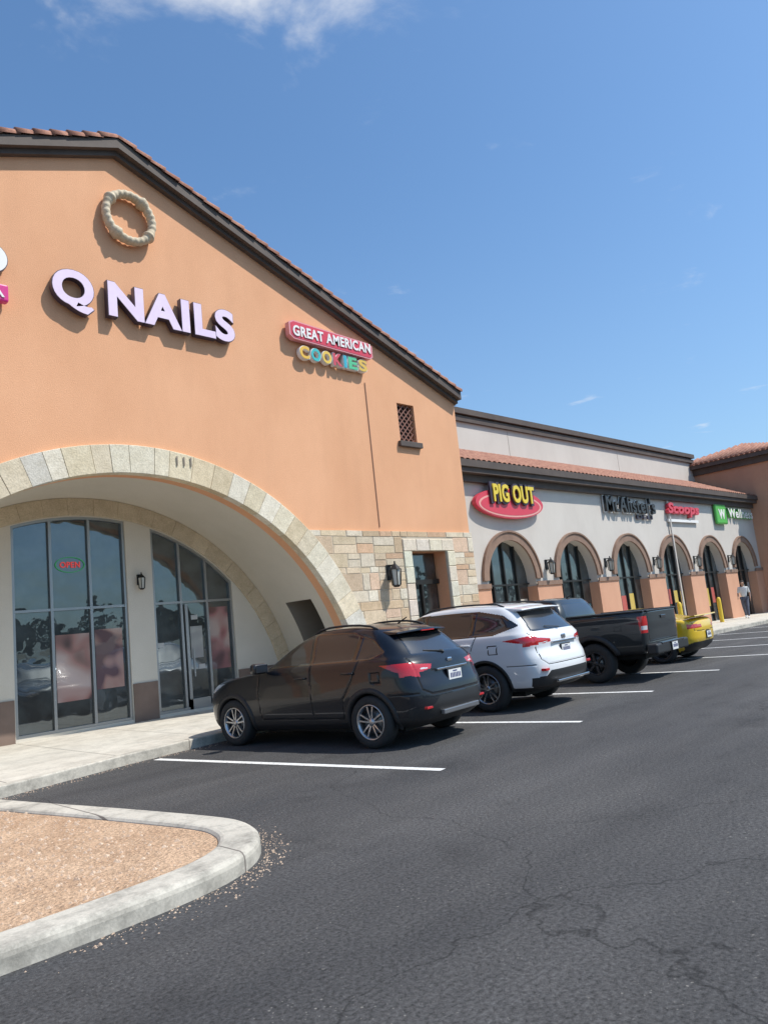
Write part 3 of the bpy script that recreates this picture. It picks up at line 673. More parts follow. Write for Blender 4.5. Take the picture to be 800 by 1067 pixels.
def body(name,G,spec,paint,parent):
    nr,nc,_=G.shape; V=G.reshape(-1,3)
    I,J=np.meshgrid(np.arange(nr-1),np.arange(nc),indexing='ij'); J2=(J+1)%nc
    q=np.stack([I*nc+J,(I+1)*nc+J,(I+1)*nc+J2,I*nc+J2],-1).reshape(-1,4)
    P=V[q]; C=P.mean(1); nn=np.cross(P[:,2]-P[:,0],P[:,3]-P[:,1]); L_=np.linalg.norm(nn,axis=1)+1e-12; nn/=L_[:,None]
    def classify(C,nn):
        x,y,z=C.T; ay=np.abs(y); mi=np.zeros(len(x),int); dep=np.zeros(len(x))
        side=np.abs(nn[:,1])>.22; rear=nn[:,0]<-.33; front=(nn[:,0]>.2)
        for poly in spec.get('side_trim',[]): m=side&(sdpoly(x,z,poly)<0); mi[m]=2
        for poly in spec.get('rear_trim',[]): m=(rear)&(sdpoly(ay,z,poly)<0); mi[m]=2
        if 'sill' in spec: m=(z<spec['sill'])&(~rear|(x>-1.5)); mi[m]=2
        for pl in spec.get('side_gaps',[]): m=(np.abs(nn[:,1])>.4)&(sdline(x,z,pl)<.0065); mi[m]=4; dep[m]=.006
        for pl in spec.get('rear_gaps',[]): m=rear&(nn[:,1]**2<.6)&(sdline(ay,z,pl)<.0065); mi[m]=4; dep[m]=.006
        for poly in spec.get('side_glass',[]):
            d=sdpoly(x,z,poly); m=side&(d<.022)&(nn[:,0]>-.6)&(nn[:,0]<.75); mi[m]=7; m=side&(d<0)&(nn[:,0]>-.6)&(nn[:,0]<.75); mi[m]=1; dep[m]=.005
            for (xb,w,sl) in spec.get('pillars',[]):
                mm=m&(np.abs(x-xb-sl*(z-1.2))<w); mi[mm]=7; dep[mm]=.002
        if 'rear_glass' in spec:
            d=sdpoly(ay,z,spec['rear_glass']); m=rear&(d<.02); mi[m]=7; m=rear&(d<0); mi[m]=1; dep[m]=.004
        if 'windshield' in spec:
            d=sdpoly(ay,z,spec['windshield']); m=front&(nn[:,2]>.15)&(d<.03); mi[m]=7; m=front&(nn[:,2]>.15)&(d<0); mi[m]=1; dep[m]=.004
        for poly in spec.get('tail_side',[]): m=(np.abs(nn[:,1])>.35)&(x<0)&(sdpoly(x,z,poly)<0); mi[m]=3
        for poly in spec.get('tail_rear',[]): m=rear&(sdpoly(ay,z,poly)<0); mi[m]=3
        for poly in spec.get('lamp_rear',[]): m=rear&(sdpoly(ay,z,poly)<0); mi[m]=8
        for poly in spec.get('gloss_rear',[]): m=rear&(sdpoly(ay,z,poly)<0); mi[m]=7
        for poly in spec.get('chrome_side',[]): m=side&(sdpoly(x,z,poly)<0); mi[m]=5
        for poly in spec.get('head_side',[]): m=(x>0)&(np.abs(nn[:,1])>.15)&(sdpoly(x,z,poly)<0); mi[m]=6
        return mi,dep
    mi,dep=classify(C,nn)
    mi[:nc]=2
    keep=L_>1e-9
    for (xw,zw,ra) in spec.get('arches',[]): keep&=~((np.hypot(C[:,0]-xw,C[:,2]-zw)<ra)&(np.abs(C[:,1])>.35))
    gi=np.gradient(G,axis=0); gj=(np.roll(G,-1,1)-np.roll(G,1,1)); vn=np.cross(gi,gj); vn/=np.linalg.norm(vn,axis=2,keepdims=True)+1e-12; vn=vn.reshape(-1,3)
    _,vd=classify(V,vn); V2=V-vn*vd[:,None]
    q=q[keep]; mi=mi[keep]
    me=bpy.data.meshes.new(name); me.vertices.add(len(V2)); me.vertices.foreach_set('co',V2.astype(np.float32).ravel())
    me.loops.add(len(q)*4); me.loops.foreach_set('vertex_index',q.ravel().astype(np.int32)); me.polygons.add(len(q))
    me.polygons.foreach_set('loop_start',(np.arange(len(q))*4).astype(np.int32)); 
    me.update(calc_edges=True); me.validate()
    for k in MN: me.materials.append(paint if k=='paint' else MT[k])
    me.polygons.foreach_set('material_index',mi.astype(np.int32)); me.polygons.foreach_set('use_smooth',[True]*len(q)); me.update()
    return link(bpy.data.objects.new(name,me),parent)
def yat(G,x,z):
    V=G[2:, :G.shape[1]//2].reshape(-1,3); V=V[V[:,1]>.45]; d=(V[:,0]-x)**2+(V[:,2]-z)**2; k=np.argsort(d)[:4]; return float(V[k,1].max())
tire=noisy('tire_rubber',(.02,.02,.02),(.03,.03,.03),10,.8,80,.2,.003); alloy=plain('alloy',(.42,.43,.45),.28,.9); dalloy=plain('dark_alloy',(.06,.06,.065),.35,.7); disc=plain('brake_disc',(.18,.18,.18),.4,.8)
def lathe(name,prof,mat,parent,n=56,sgn=1,loc=(0,0,0)):
    V=[];F=[];k=len(prof)
    for i in range(n):
        a=2*math.pi*i/n
        for r,y in prof: V.append((loc[0]+r*math.cos(a),loc[1]+sgn*y,loc[2]+r*math.sin(a)))
    for i in range(n):
        for j in range(k-1): F.append((i*k+j,((i+1)%n)*k+j,((i+1)%n)*k+j+1,i*k+j+1))
    return fixn(mesh_obj(name,V,F,mat,parent,True))
def wheel(x,y,R,w,rim,parent,nsp=5,style=0,face=alloy):
    s=1 if y>0 else -1; L=(x,y,R)
    h=w/2
    lathe('tire',[(rim,-h*.9),(rim+.02,-h),(R-.05,-h*1.03),(R-.012,-h*.85),(R,-h*.6),(R,h*.6),(R-.012,h*.85),(R-.05,h*1.03),(rim+.02,h),(rim,h*.9),(rim-.01,h*.5)],tire,parent,sgn=s,loc=L)
    lathe('rim',[(rim,h*.92),(rim-.006,h*.97),(rim-.02,h*.9),(rim-.03,h*.3),(rim-.03,-h*.8)],face,parent,sgn=s,loc=L)
    lathe('rim_back',[(.001,h*.1),(rim-.03,h*.0)],M['black'],parent,sgn=s,loc=L)
    lathe('brake',[(.05,h*.22),(rim*.68,h*.22),(rim*.68,h*.12)],disc,parent,sgn=s,loc=L)
    lathe('hub',[(.001,h*.82),(.03,h*.82),(.045,h*.74),(.06,h*.5),(.06,h*.1)],face if style==0 else dalloy,parent,28,s,L)
    V=[];F=[]
    def spoke(a,wi,wo,y_i,y_o,off0=0,off1=0):
        b=len(V)
        for r,ww,yy,of in ((.045,wi,y_i,off0),(rim*.55,(wi+wo)/2*.85,(y_i+y_o)/2+.004,(off0+off1)/2),(rim-.018,wo,y_o,off1)):
            for t,dy in ((-ww/2,-.03),(-ww/2*.8,0),(ww/2*.8,0),(ww/2,-.03)):
                X=r*math.cos(a)-(t+of)*math.sin(a); Z=r*math.sin(a)+(t+of)*math.cos(a); V.append((x+X,y+s*(yy+dy),R+Z))
        for k in (0,4):
            for j in range(3): F.append((b+k+j,b+k+j+1,b+k+5+j,b+k+4+j))
    for i in range(nsp):
        a=2*math.pi*i/nsp+.3
        if style==0: spoke(a,.03,.026,h*.72,h*.8,.014,.045); spoke(a,.03,.026,h*.72,h*.8,-.014,-.045)
        else: spoke(a,.05,.075,h*.72,h*.78)
    fixn(mesh_obj('spokes',V,F,face,parent))
def archlip(G,xw,zw,ra,parent,mat,wd=.055,pr=.014,zb=.25):
    for s in (1,-1):
        V=[];F=[];n=44
        amin=math.asin(max(-1,min(.6,(zb-zw)/ra)))
        for i in range(n+1):
            a=amin+(math.pi-2*amin)*i/n; c_,s_=math.cos(a),math.sin(a)
            yo=yat(G,xw+(ra+wd)*c_,zw+(ra+wd)*s_)
            for r,yy in ((ra-.012,yo-.09),(ra-.012,yo+pr*.6),(ra+.012,yo+pr),(ra+wd*.8,yo+pr),(ra+wd,yo-.004)): V.append((xw+r*c_,s*yy,zw+r*s_))
        for i in range(n):
            for j in range(4): F.append((i*5+j,i*5+j+1,i*5+6+j,i*5+5+j))
        fixn(mesh_obj('arch_lip',V,F,mat,parent,True))
        V=[];F=[];yw_=yat(G,xw,zw+ra+.03)-.05
        aw=amin
        for i in range(n+1):
            a=aw+(math.pi-2*aw)*i/n; V+= [(xw+(ra+.004)*math.cos(a),s*yw_,zw+(ra+.004)*math.sin(a)),(xw+(ra+.004)*math.cos(a),s*(yw_-.42),zw+(ra+.004)*math.sin(a))]
        for i in range(n): F.append((2*i,2*i+1,2*i+3,2*i+2))
        F.append(tuple(2*i+1 for i in range(n+1)))
        mesh_obj('wheel_well',V,F,M['black'],parent)
def capsule(name,a,b,ra,rb,mat,parent,n=12):
    a=Vector(a);b=Vector(b);d=(b-a).normalized(); s=d.orthogonal().normalized(); u=d.cross(s); V=[];F=[];rings=[]
    for t in (-1,-.7,0): rings.append((a+d*ra*t*(1 if t else 0),ra*math.sqrt(max(0.0004,1-t*t))))
    for t in (0,.7,1): rings.append((b+d*rb*t,rb*math.sqrt(max(0.0004,1-t*t))))
    for c,r in rings:
        for k in range(n): q=2*math.pi*k/n; V.append(tuple(c+s*math.cos(q)*r+u*math.sin(q)*r))
    for i in range(5):
        for k in range(n): F.append((i*n+k,i*n+(k+1)%n,(i+1)*n+(k+1)%n,(i+1)*n+k))
    return fixn(mesh_obj(name,V,F,mat,parent,True))
def mirror(G,x,z,paint,parent,sc=1):
    for s in (1,-1):
        y=yat(G,x,z)-.03
        o=box('mirror_shell',-.07*sc,.07*sc,-.12*sc,.12*sc,-.075*sc,.075*sc,paint,parent,.05,4); o.location=(x-.02,s*(y+.19*sc),z+.05); o.rotation_euler=(0,0,-s*.15)
        for p_ in o.data.polygons: p_.use_smooth=True
        o2=box('mirror_glass',-.004,.004,-.095*sc,.095*sc,-.055*sc,.055*sc,MT['glass'],parent,.003); o2.location=(x-.095*sc,s*(y+.19*sc),z+.05); o2.rotation_euler=(0,0,-s*.15)
        capsule('mirror_stalk',(x,s*y,z),(x,s*(y+.1),z+.02),.025,.02,MT['trim'],parent)
def handles(G,pts,mat,parent):
    for s in (1,-1):
        for (x,z) in pts:
            y=yat(G,x,z); capsule('door_handle',(x-.09,s*(y+.022),z),(x+.09,s*(y+.022),z+.004),.014,.014,mat,parent,8)
plate_m=plain('plate_white',(.7,.7,.68),.4); plate_t=plain('plate_txt',(.03,.04,.15),.5)
def rearplate(x,z,parent):
    box('plate_frame',x-.012,x+.01,-.17,.17,z-.09,z+.09,MT['trim'],parent,.004)
    box('license_plate',x-.018,x-.013,-.152,.152,z-.074,z+.074,plate_m,parent)
    for k in range(7): box('plate_char',x-.020,x-.0185,-.125+k*.036,-.125+k*.036+.022,z-.03,z+.03,plate_t,parent)
    box('plate_band',x-.0202,x-.0186,-.05,.05,z+.045,z+.06,plate_t,parent)
def rails(G,xa_,xb_,y,mat,parent,zf):
    for s in (1,-1):
        pts=[(xa_,zf(xa_)),(xa_+.12,zf(xa_+.12)+.03)]+[(x,zf(x)+.034) for x in np.linspace(xa_+.3,xb_-.3,5)]+[(xb_-.12,zf(xb_-.12)+.03),(xb_,zf(xb_))]
        for (p0,p1) in zip(pts[:-1],pts[1:]): capsule('roof_rail',(p0[0],s*y,p0[1]),(p1[0],s*y,p1[1]),.015,.015,mat,parent,8)
def paint(name,c,metal=.0,rough=.25,coat=.85,dust=.30):
    m,nt,b=newmat(name); L=nt.links
    b.inputs['Metallic'].default_value=metal; b.inputs['Roughness'].default_value=rough; b.inputs['Specular IOR Level'].default_value=.25; b.inputs['Coat Weight'].default_value=coat; b.inputs['Coat Roughness'].default_value=.015
    tc=N(nt,'ShaderNodeTexCoord'); sx=N(nt,'ShaderNodeSeparateXYZ'); L.new(tc.outputs['Object'],sx.inputs[0])
    n=N(nt,'ShaderNodeTexNoise'); n.inputs['Scale'].default_value=3; n.inputs['Detail'].default_value=6; L.new(tc.outputs['Object'],n.inputs['Vector'])
    mr=N(nt,'ShaderNodeMapRange'); mr.inputs[1].default_value=.8; mr.inputs[2].default_value=.25; mr.inputs[3].default_value=0; mr.inputs[4].default_value=dust; L.new(sx.outputs[2],mr.inputs[0])
    mu=N(nt,'ShaderNodeMath',operation='MULTIPLY'); L.new(mr.outputs[0],mu.inputs[0]); L.new(n.outputs[0],mu.inputs[1])
    mx=N(nt,'ShaderNodeMix',data_type='RGBA'); L.new(mu.outputs[0],mx.inputs[0]); mx.inputs[6].default_value=(*c,1); mx.inputs[7].default_value=(.20,.18,.15,1); L.new(mx.outputs[2],b.inputs['Base Color'])
    return m
def roofz(G,yy):
    V=G[-30:].reshape(-1,3)
    def f(x): k=np.argmin((V[:,0]-x)**2+(np.abs(V[:,1])-yy)**2); return float(V[k,2])
    return f
def hatch():
    E=empty('parked_car',(7.48,8.88,0),math.radians(98.0)); E.scale=(1.03,1.03,1.03)
    st=[(1.93,.20,-1.96,.26,.76,0,.55,.38),(2.06,.28,-2.07,.34,.83,0,.6,.40),(2.13,.45,-2.13,.52,.868,0,.66,.42),(2.14,.62,-2.11,.70,.882,0,.68,.42),
        (2.08,.80,-2.05,.87,.882,0,.68,.42),(1.90,.91,-2.03,.96,.875,0,.66,.42),(1.3,1.0,-2.00,1.03,.862,0,.5,.42),(.85,1.05,-1.95,1.09,.84,0,.42,.42),
        (.72,1.12,-1.89,1.15,.79,0,.38,.42),(.10,1.44,-1.62,1.39,.66,.02,.3,.36),(-.10,1.500,-1.50,1.45,.60,.04,.28,.32),(-.18,1.520,-1.46,1.47,.56,.05,.28,.30)]
    G=loft(st,.028)
    P=paint('black_paint',(.005,.007,.012),0,.3,.6,.15)
    spec=dict(sill=.37,side_glass=[[(.72,1.10),(.14,1.425),(-.25,1.488),(-.95,1.465),(-1.28,1.375),(-1.52,1.20),(-1.30,1.13)]],
      pillars=[(-.28,.035,.0),(-1.06,.04,-.25)],rear_glass=[(-1,1.135),(.58,1.135),(.48,1.385),(-1,1.385)],windshield=[(-1,1.1),(.70,1.1),(.55,1.45),(-1,1.45)],
      tail_side=[[(-1.50,1.035),(-2.1,1.05),(-2.1,.87),(-1.98,.86),(-1.72,.955)]],tail_rear=[[(.95,1.05),(.40,.995),(.44,.94),(.66,.91),(.95,.85)]],
      lamp_rear=[[(.60,.965),(.48,.96),(.5,.945),(.62,.94)]],
      rear_trim=[[(-1,.0),(1,.0),(1,.46),(.55,.50),(.42,.60),(-1,.60)]],
      side_gaps=[[(.70,1.08),(.76,.75),(.72,.38)],[(-.28,1.1),(-.30,.38)],[(-1.15,1.12),(-1.02,.85),(-.86,.62),(-.84,.38)],[(.72,.38),(-.84,.38)],[(2.0,.9),(1.75,.72)],[(-2.0,.66),(-1.62,.66)],[(-1.5,.95),(-1.36,.95),(-1.36,.82),(-1.5,.82),(-1.5,.95)]],
      rear_gaps=[[(.70,1.1),(.68,.70),(.55,.63),(0,.63)],[(0,.915),(.44,.915)]],head_side=[[(1.5,.91),(2.2,.84),(2.2,.76),(1.8,.78)]],
      arches=[(1.33,.335,.375),(-1.29,.335,.375)])
    body('body',G,spec,P,E)
    for xw in (1.33,-1.29):
        archlip(G,xw,.335,.375,E,MT['trim'],.06,.014,.24)
        for s in (1,-1): wheel(xw,s*.775,.335,.205,.225,E,5,0)
    mirror(G,.60,1.06,P,E); handles(G,[(-.12,.93),(-.98,.96)],P,E)
    zf=roofz(G,.54); rails(G,-1.30,-.15,.54,MT['trim'],E,zf)
    V=[];F=[]
    for i,y in enumerate(np.linspace(-.57,.57,17)):
        b=.06*(y/.57)**2; dz=-.035-.02*(y/.57)**2
        V+= [(-1.42+b,y,1.515+dz),(-1.73+b*1.6,y,1.485+dz),(-1.74+b*1.6,y,1.46+dz),(-1.50+b,y,1.455+dz)]
    for i in range(16):
        for j in range(4): F.append((i*4+j,i*4+(j+1)%4,i*4+4+(j+1)%4,i*4+4+j))
    F+= [(0,1,2,3),(67,66,65,64)]
    o=fixn(mesh_obj('spoiler',V,F,P,E,False)); o.modifiers.new('b','BEVEL').width=.008
    box('brake_lamp',-1.735,-1.71,-.15,.15,1.417,1.431,MT['tail'],E)
    rearplate(-2.075,.81,E)
    box('hatch_trim',-2.07,-2.03,-.36,.36,.90,.93,MT['chrome'],E,.008)
    box('diffuser',-2.15,-2.09,-.42,.42,.36,.42,plain('satin_silver',(.3,.3,.31),.35,.8),E,.01)
    for s in (1,-1): box('reflector',-2.08,-1.98,s*.62-.07,s*.62+.07,.46,.49,MT['tail'],E,.005)
    capsule('wiper_arm',(-1.93,0,1.13),(-1.86,.34,1.17),.010,.006,MT['trim'],E,8); capsule('wiper_pivot',(-1.93,0,1.12),(-1.90,0,1.13),.025,.02,MT['trim'],E)
    capsule('antenna',(-1.25,0,1.55),(-1.40,0,1.62),.012,.008,MT['trim'],E)
    box('badge',-2.04,-2.00,-.05,.05,.985,1.04,MT['chrome'],E,.015)
    box('underbody',-1.6,1.7,-.55,.55,.17,.23,M['black'],E)
def suv():
    E=empty('parked_suv',(10.6,9.4,0),math.radians(96.0)); E.scale=(1.03,1.02,1.02)
    st=[(2.25,.25,-2.28,.30,.84,0,.5,.4),(2.40,.34,-2.42,.38,.91,0,.6,.42),(2.47,.55,-2.475,.58,.945,0,.65,.44),(2.46,.75,-2.45,.78,.962,0,.66,.44),
        (2.40,.93,-2.38,.96,.962,0,.66,.42),(2.2,1.02,-2.385,1.05,.957,0,.6,.42),(1.5,1.10,-2.37,1.12,.948,0,.5,.42),(1.05,1.15,-2.33,1.18,.93,0,.42,.42),
        (.92,1.22,-2.28,1.25,.88,0,.4,.42),(.22,1.56,-2.02,1.53,.745,.02,.32,.36),(0,1.64,-1.92,1.60,.69,.04,.3,.32),(-.1,1.665,-1.88,1.625,.65,.05,.3,.30)]
    G=loft(st,.035,xs=2.5,step=.018)
    P=paint('white_paint',(.72,.73,.74),0,.3,.85,.35)
    spec=dict(sill=.36,side_glass=[[(.92,1.20),(.30,1.53),(-.1,1.605),(-1.3,1.585),(-1.75,1.49),(-2.0,1.33),(-1.62,1.225)]],
      pillars=[(-.22,.04,0),(-1.18,.04,-.12)],rear_glass=[(-1,1.24),(.70,1.24),(.58,1.53),(-1,1.53)],windshield=[(-1,1.2),(.78,1.2),(.62,1.57),(-1,1.57)],
      tail_side=[[(-1.78,1.10),(-2.2,1.15),(-2.5,1.14),(-2.5,1.0),(-2.2,1.03)]],tail_rear=[[(1,1.15),(.42,1.08),(.42,1.03),(.7,1.01),(1,.98)]],
      lamp_rear=[[(.72,1.03),(.5,1.05),(.5,1.035),(.72,1.01)]],
      rear_trim=[[(-1,0),(1,0),(1,.50),(.72,.52),(.62,.60),(-1,.60)]],
      side_gaps=[[(.92,1.17),(.98,.8),(.92,.42)],[(-.22,1.19),(-.24,.42)],[(-1.3,1.21),(-1.15,.9),(-.92,.66),(-.90,.42)],[(.92,.42),(-.90,.42)],[(-2.3,.70),(-1.82,.70)],[(-1.68,1.04),(-1.52,1.04),(-1.52,.9),(-1.68,.9),(-1.68,1.04)]],
      rear_gaps=[[(.80,1.2),(.76,.78),(.66,.70),(0,.70)]],head_side=[[(1.7,1.0),(2.5,.95),(2.5,.86),(2.1,.88)]],
      arches=[(1.43,.37,.42),(-1.42,.37,.42)])
    body('body',G,spec,P,E)
    for xw in (1.43,-1.42):
        archlip(G,xw,.37,.42,E,MT['trim'],.035,.014,.30)
        for s in (1,-1): wheel(xw,s*.85,.37,.225,.245,E,5,0)
    mirror(G,.78,1.17,P,E,1.1); handles(G,[(-.02,1.04),(-1.1,1.07)],P,E)
    zf=roofz(G,.62); rails(G,-1.72,-.1,.62,MT['trim'],E,zf)
    V=[];F=[]
    for i,y in enumerate(np.linspace(-.66,.66,17)):
        b=.06*(y/.66)**2
        V+= [(-1.80+b,y,1.645-.02*(y/.66)**2),(-2.15+b*1.5,y,1.60-.02*(y/.66)**2),(-2.16+b*1.5,y,1.575-.02*(y/.66)**2),(-1.88+b,y,1.57-.02*(y/.66)**2)]
    for i in range(16):
        for j in range(4): F.append((i*4+j,i*4+(j+1)%4,i*4+4+(j+1)%4,i*4+4+j))
    F+= [(0,1,2,3),(67,66,65,64)]
    o=fixn(mesh_obj('spoiler',V,F,P,E)); o.modifiers.new('b','BEVEL').width=.008
    rearplate(-2.40,.88,E)
    box('hatch_trim',-2.405,-2.37,-.42,.42,1.0,1.03,MT['chrome'],E,.008)
    box('bumper_chrome',-2.50,-2.44,-.55,.55,.40,.44,MT['chrome'],E,.01)
    for s in (1,-1): box('reflector',-2.43,-2.3,s*.74-.06,s*.74+.06,.60,.64,MT['tail'],E,.005)
    capsule('wiper_arm',(-2.33,0,1.24),(-2.26,.36,1.28),.010,.006,MT['trim'],E,8)
    box('badge',-2.40,-2.375,-.07,.07,1.05,1.12,MT['chrome'],E,.02)
    box('underbody',-1.9,2.0,-.6,.6,.2,.28,M['black'],E)
def truck():
    E=empty('pickup_truck',(14.2,9.55,0),math.radians(95.5))
    P=paint('charcoal_paint',(.020,.025,.028),.2,.32,.8,.25)
    st=[(2.5,.45,-2.50,.52,.84,0,.5,.14),(2.62,.54,-2.60,.58,.90,0,.6,.14),(2.70,.7,-2.64,.72,.94,0,.62,.14),(2.68,.95,-2.65,.97,.955,0,.62,.14),
        (2.6,1.10,-2.66,1.14,.953,0,.6,.14),(2.35,1.17,-2.66,1.24,.945,0,.5,.14),(1.5,1.21,-2.66,1.30,.935,0,.4,.14),(1.15,1.22,-2.65,1.325,.92,0,.35,.13)]
    G=loft(st,.0,xs=2.7,step=.02,taper=.03,p=4)
    spec=dict(sill=.58,side_gaps=[[(1.1,1.25),(1.15,.9),(1.08,.62)],[(.15,1.25),(.13,.62)],[(-.85,1.3),(-.88,.95),(-.95,.62)],[(1.08,.62),(-.95,.62)],[(-.98,1.32),(-.98,.60)]],
      rear_gaps=[[(.76,1.31),(.76,.75),(0,.75)]],tail_side=[[(-2.7,1.24),(-2.50,1.24),(-2.54,.92),(-2.7,.92)]],tail_rear=[[(1,1.24),(.785,1.24),(.785,.92),(1,.92)]],
      lamp_rear=[[(1,1.05),(.80,1.05),(.80,.98),(1,.98)]],arches=[(1.68,.39,.47),(-1.52,.39,.47)],head_side=[[(2.1,1.1),(2.7,1.05),(2.7,.92),(2.3,.95)]])
    body('body',G,spec,P,E)
    st2=[(1.22,1.20,-.95,1.24,.90,0,.35,.16),(1.08,1.30,-.94,1.36,.875,0,.32,.16),(.50,1.62,-.84,1.62,.76,.01,.28,.18),(.30,1.70,-.78,1.69,.70,.02,.26,.18),(.2,1.725,-.76,1.71,.66,.03,.25,.16)]
    G2=loft(st2,.03,xs=2.7,taper=.02,step=.02,KS=140)
    spec2=dict(side_glass=[[(1.0,1.33),(.52,1.6),(.2,1.665),(-.62,1.66),(-.80,1.60),(-.84,1.36)]],pillars=[(.10,.045,0)],rear_glass=[(-1,1.38),(.66,1.38),(.60,1.62),(-1,1.62)],windshield=[(-1,1.30),(.74,1.30),(.62,1.62),(-1,1.62)])
    body('cab',G2,spec2,P,E)
    for s in (1,-1):
        box('bed_rail',-2.62,-1.0,s*.86-.05,s*.86+.05,1.318,1.352,MT['trim'],E,.012)
    box('tailgate_cap',-2.665,-2.59,-.80,.80,1.318,1.35,MT['trim'],E,.012)
    box('bed_cover',-2.58,-1.0,-.80,.80,1.30,1.335,MT['trim'],E,.01)
    for xw in (1.68,-1.52):
        archlip(G,xw,.39,.47,E,MT['trim'],.09,.035,.52)
        for s in (1,-1): wheel(xw,s*.81,.39,.25,.225,E,6,1,dalloy)
    box('rear_bumper',-2.80,-2.58,-.88,.88,.50,.70,MT['trim'],E,.04,4); box('bumper_step',-2.805,-2.70,-.62,.62,.665,.712,MT['gloss'],E,.01)
    rearplate(-2.81,.60,E)
    box('tail_handle',-2.68,-2.655,-.13,.13,1.16,1.22,MT['gloss'],E,.01)
    mirror(G2,.92,1.33,MT['trim'],E,1.2); handles(G,[(.32,1.08),(-.70,1.1)],P,E)
    box('underframe',-2.4,2.3,-.5,.5,.40,.56,M['black'],E)
    box('axle',-1.57,-1.47,-.75,.75,.34,.44,M['black'],E,.03)
    capsule('antenna',(-.62,0,1.74),(-.74,0,1.81),.014,.008,MT['trim'],E)
def sports():
    E=empty('sports_car',(17.85,9.75,0),math.radians(95.5))
    P=paint('yellow_paint',(.72,.47,.02),0,.28)
    st=[(2.05,.18,-2.0,.24,.82,0,.6,.45),(2.17,.28,-2.14,.36,.89,0,.65,.48),(2.2,.45,-2.2,.55,.915,0,.7,.5),(2.15,.62,-2.2,.75,.92,0,.7,.5),(1.95,.75,-2.17,.90,.915,0,.7,.48),
        (1.2,.86,-2.08,.97,.90,0,.6,.45),(.8,.91,-1.75,1.01,.87,0,.5,.42),(.65,.95,-1.55,1.05,.82,0,.4,.4),(.08,1.20,-.98,1.21,.67,.01,.3,.3),(-.12,1.265,-.78,1.265,.60,.03,.25,.25)]
    G=loft(st,.03,xs=2.2,step=.02)
    spec=dict(sill=.26,side_glass=[[(.6,.98),(.1,1.19),(-.2,1.25),(-.7,1.24),(-1.25,1.07),(-1.1,1.03)]],pillars=[(-.6,.04,0)],rear_glass=[(-1,1.05),(.62,1.05),(.5,1.22),(-1,1.22)],windshield=[(-1,.96),(.7,.96),(.55,1.2),(-1,1.2)],
      tail_rear=[[(.82,.86),(.35,.84),(.35,.76),(.82,.76)]],rear_trim=[[(-1,0),(1,0),(1,.34),(.7,.44),(-1,.44)]],
      side_gaps=[[(.62,.95),(.66,.6),(.6,.3)],[(-.62,1.02),(-.68,.6),(-.6,.3)]],rear_gaps=[[(.7,.95),(.68,.70),(0,.68)]],arches=[(1.32,.34,.38),(-1.36,.34,.38)])
    body('body',G,spec,P,E)
    for xw in (1.32,-1.36):
        archlip(G,xw,.34,.38,E,P,.03,.006,.24)
        for s in (1,-1): wheel(xw,s*.80,.34,.25,.25,E,5,1,dalloy)
    V=[];F=[]
    for i,y in enumerate(np.linspace(-.78,.78,13)):
        V+= [(-1.95,y,1.02),(-2.2,y,1.06),(-2.21,y,1.035),(-1.98,y,.99)]
    for i in range(12):
        for j in range(4): F.append((i*4+j,i*4+(j+1)%4,i*4+4+(j+1)%4,i*4+4+j))
    F+= [(0,1,2,3),(51,50,49,48)]
    fixn(mesh_obj('spoiler',V,F,P,E))
    rearplate(-2.21,.58,E); mirror(G,.5,.97,P,E,.85)
    box('underbody',-1.7,1.8,-.6,.6,.15,.22,M['black'],E)
hatch(); suv(); truck(); sports()
bollard(33.96,13.5); bollard(29.93,13.5)
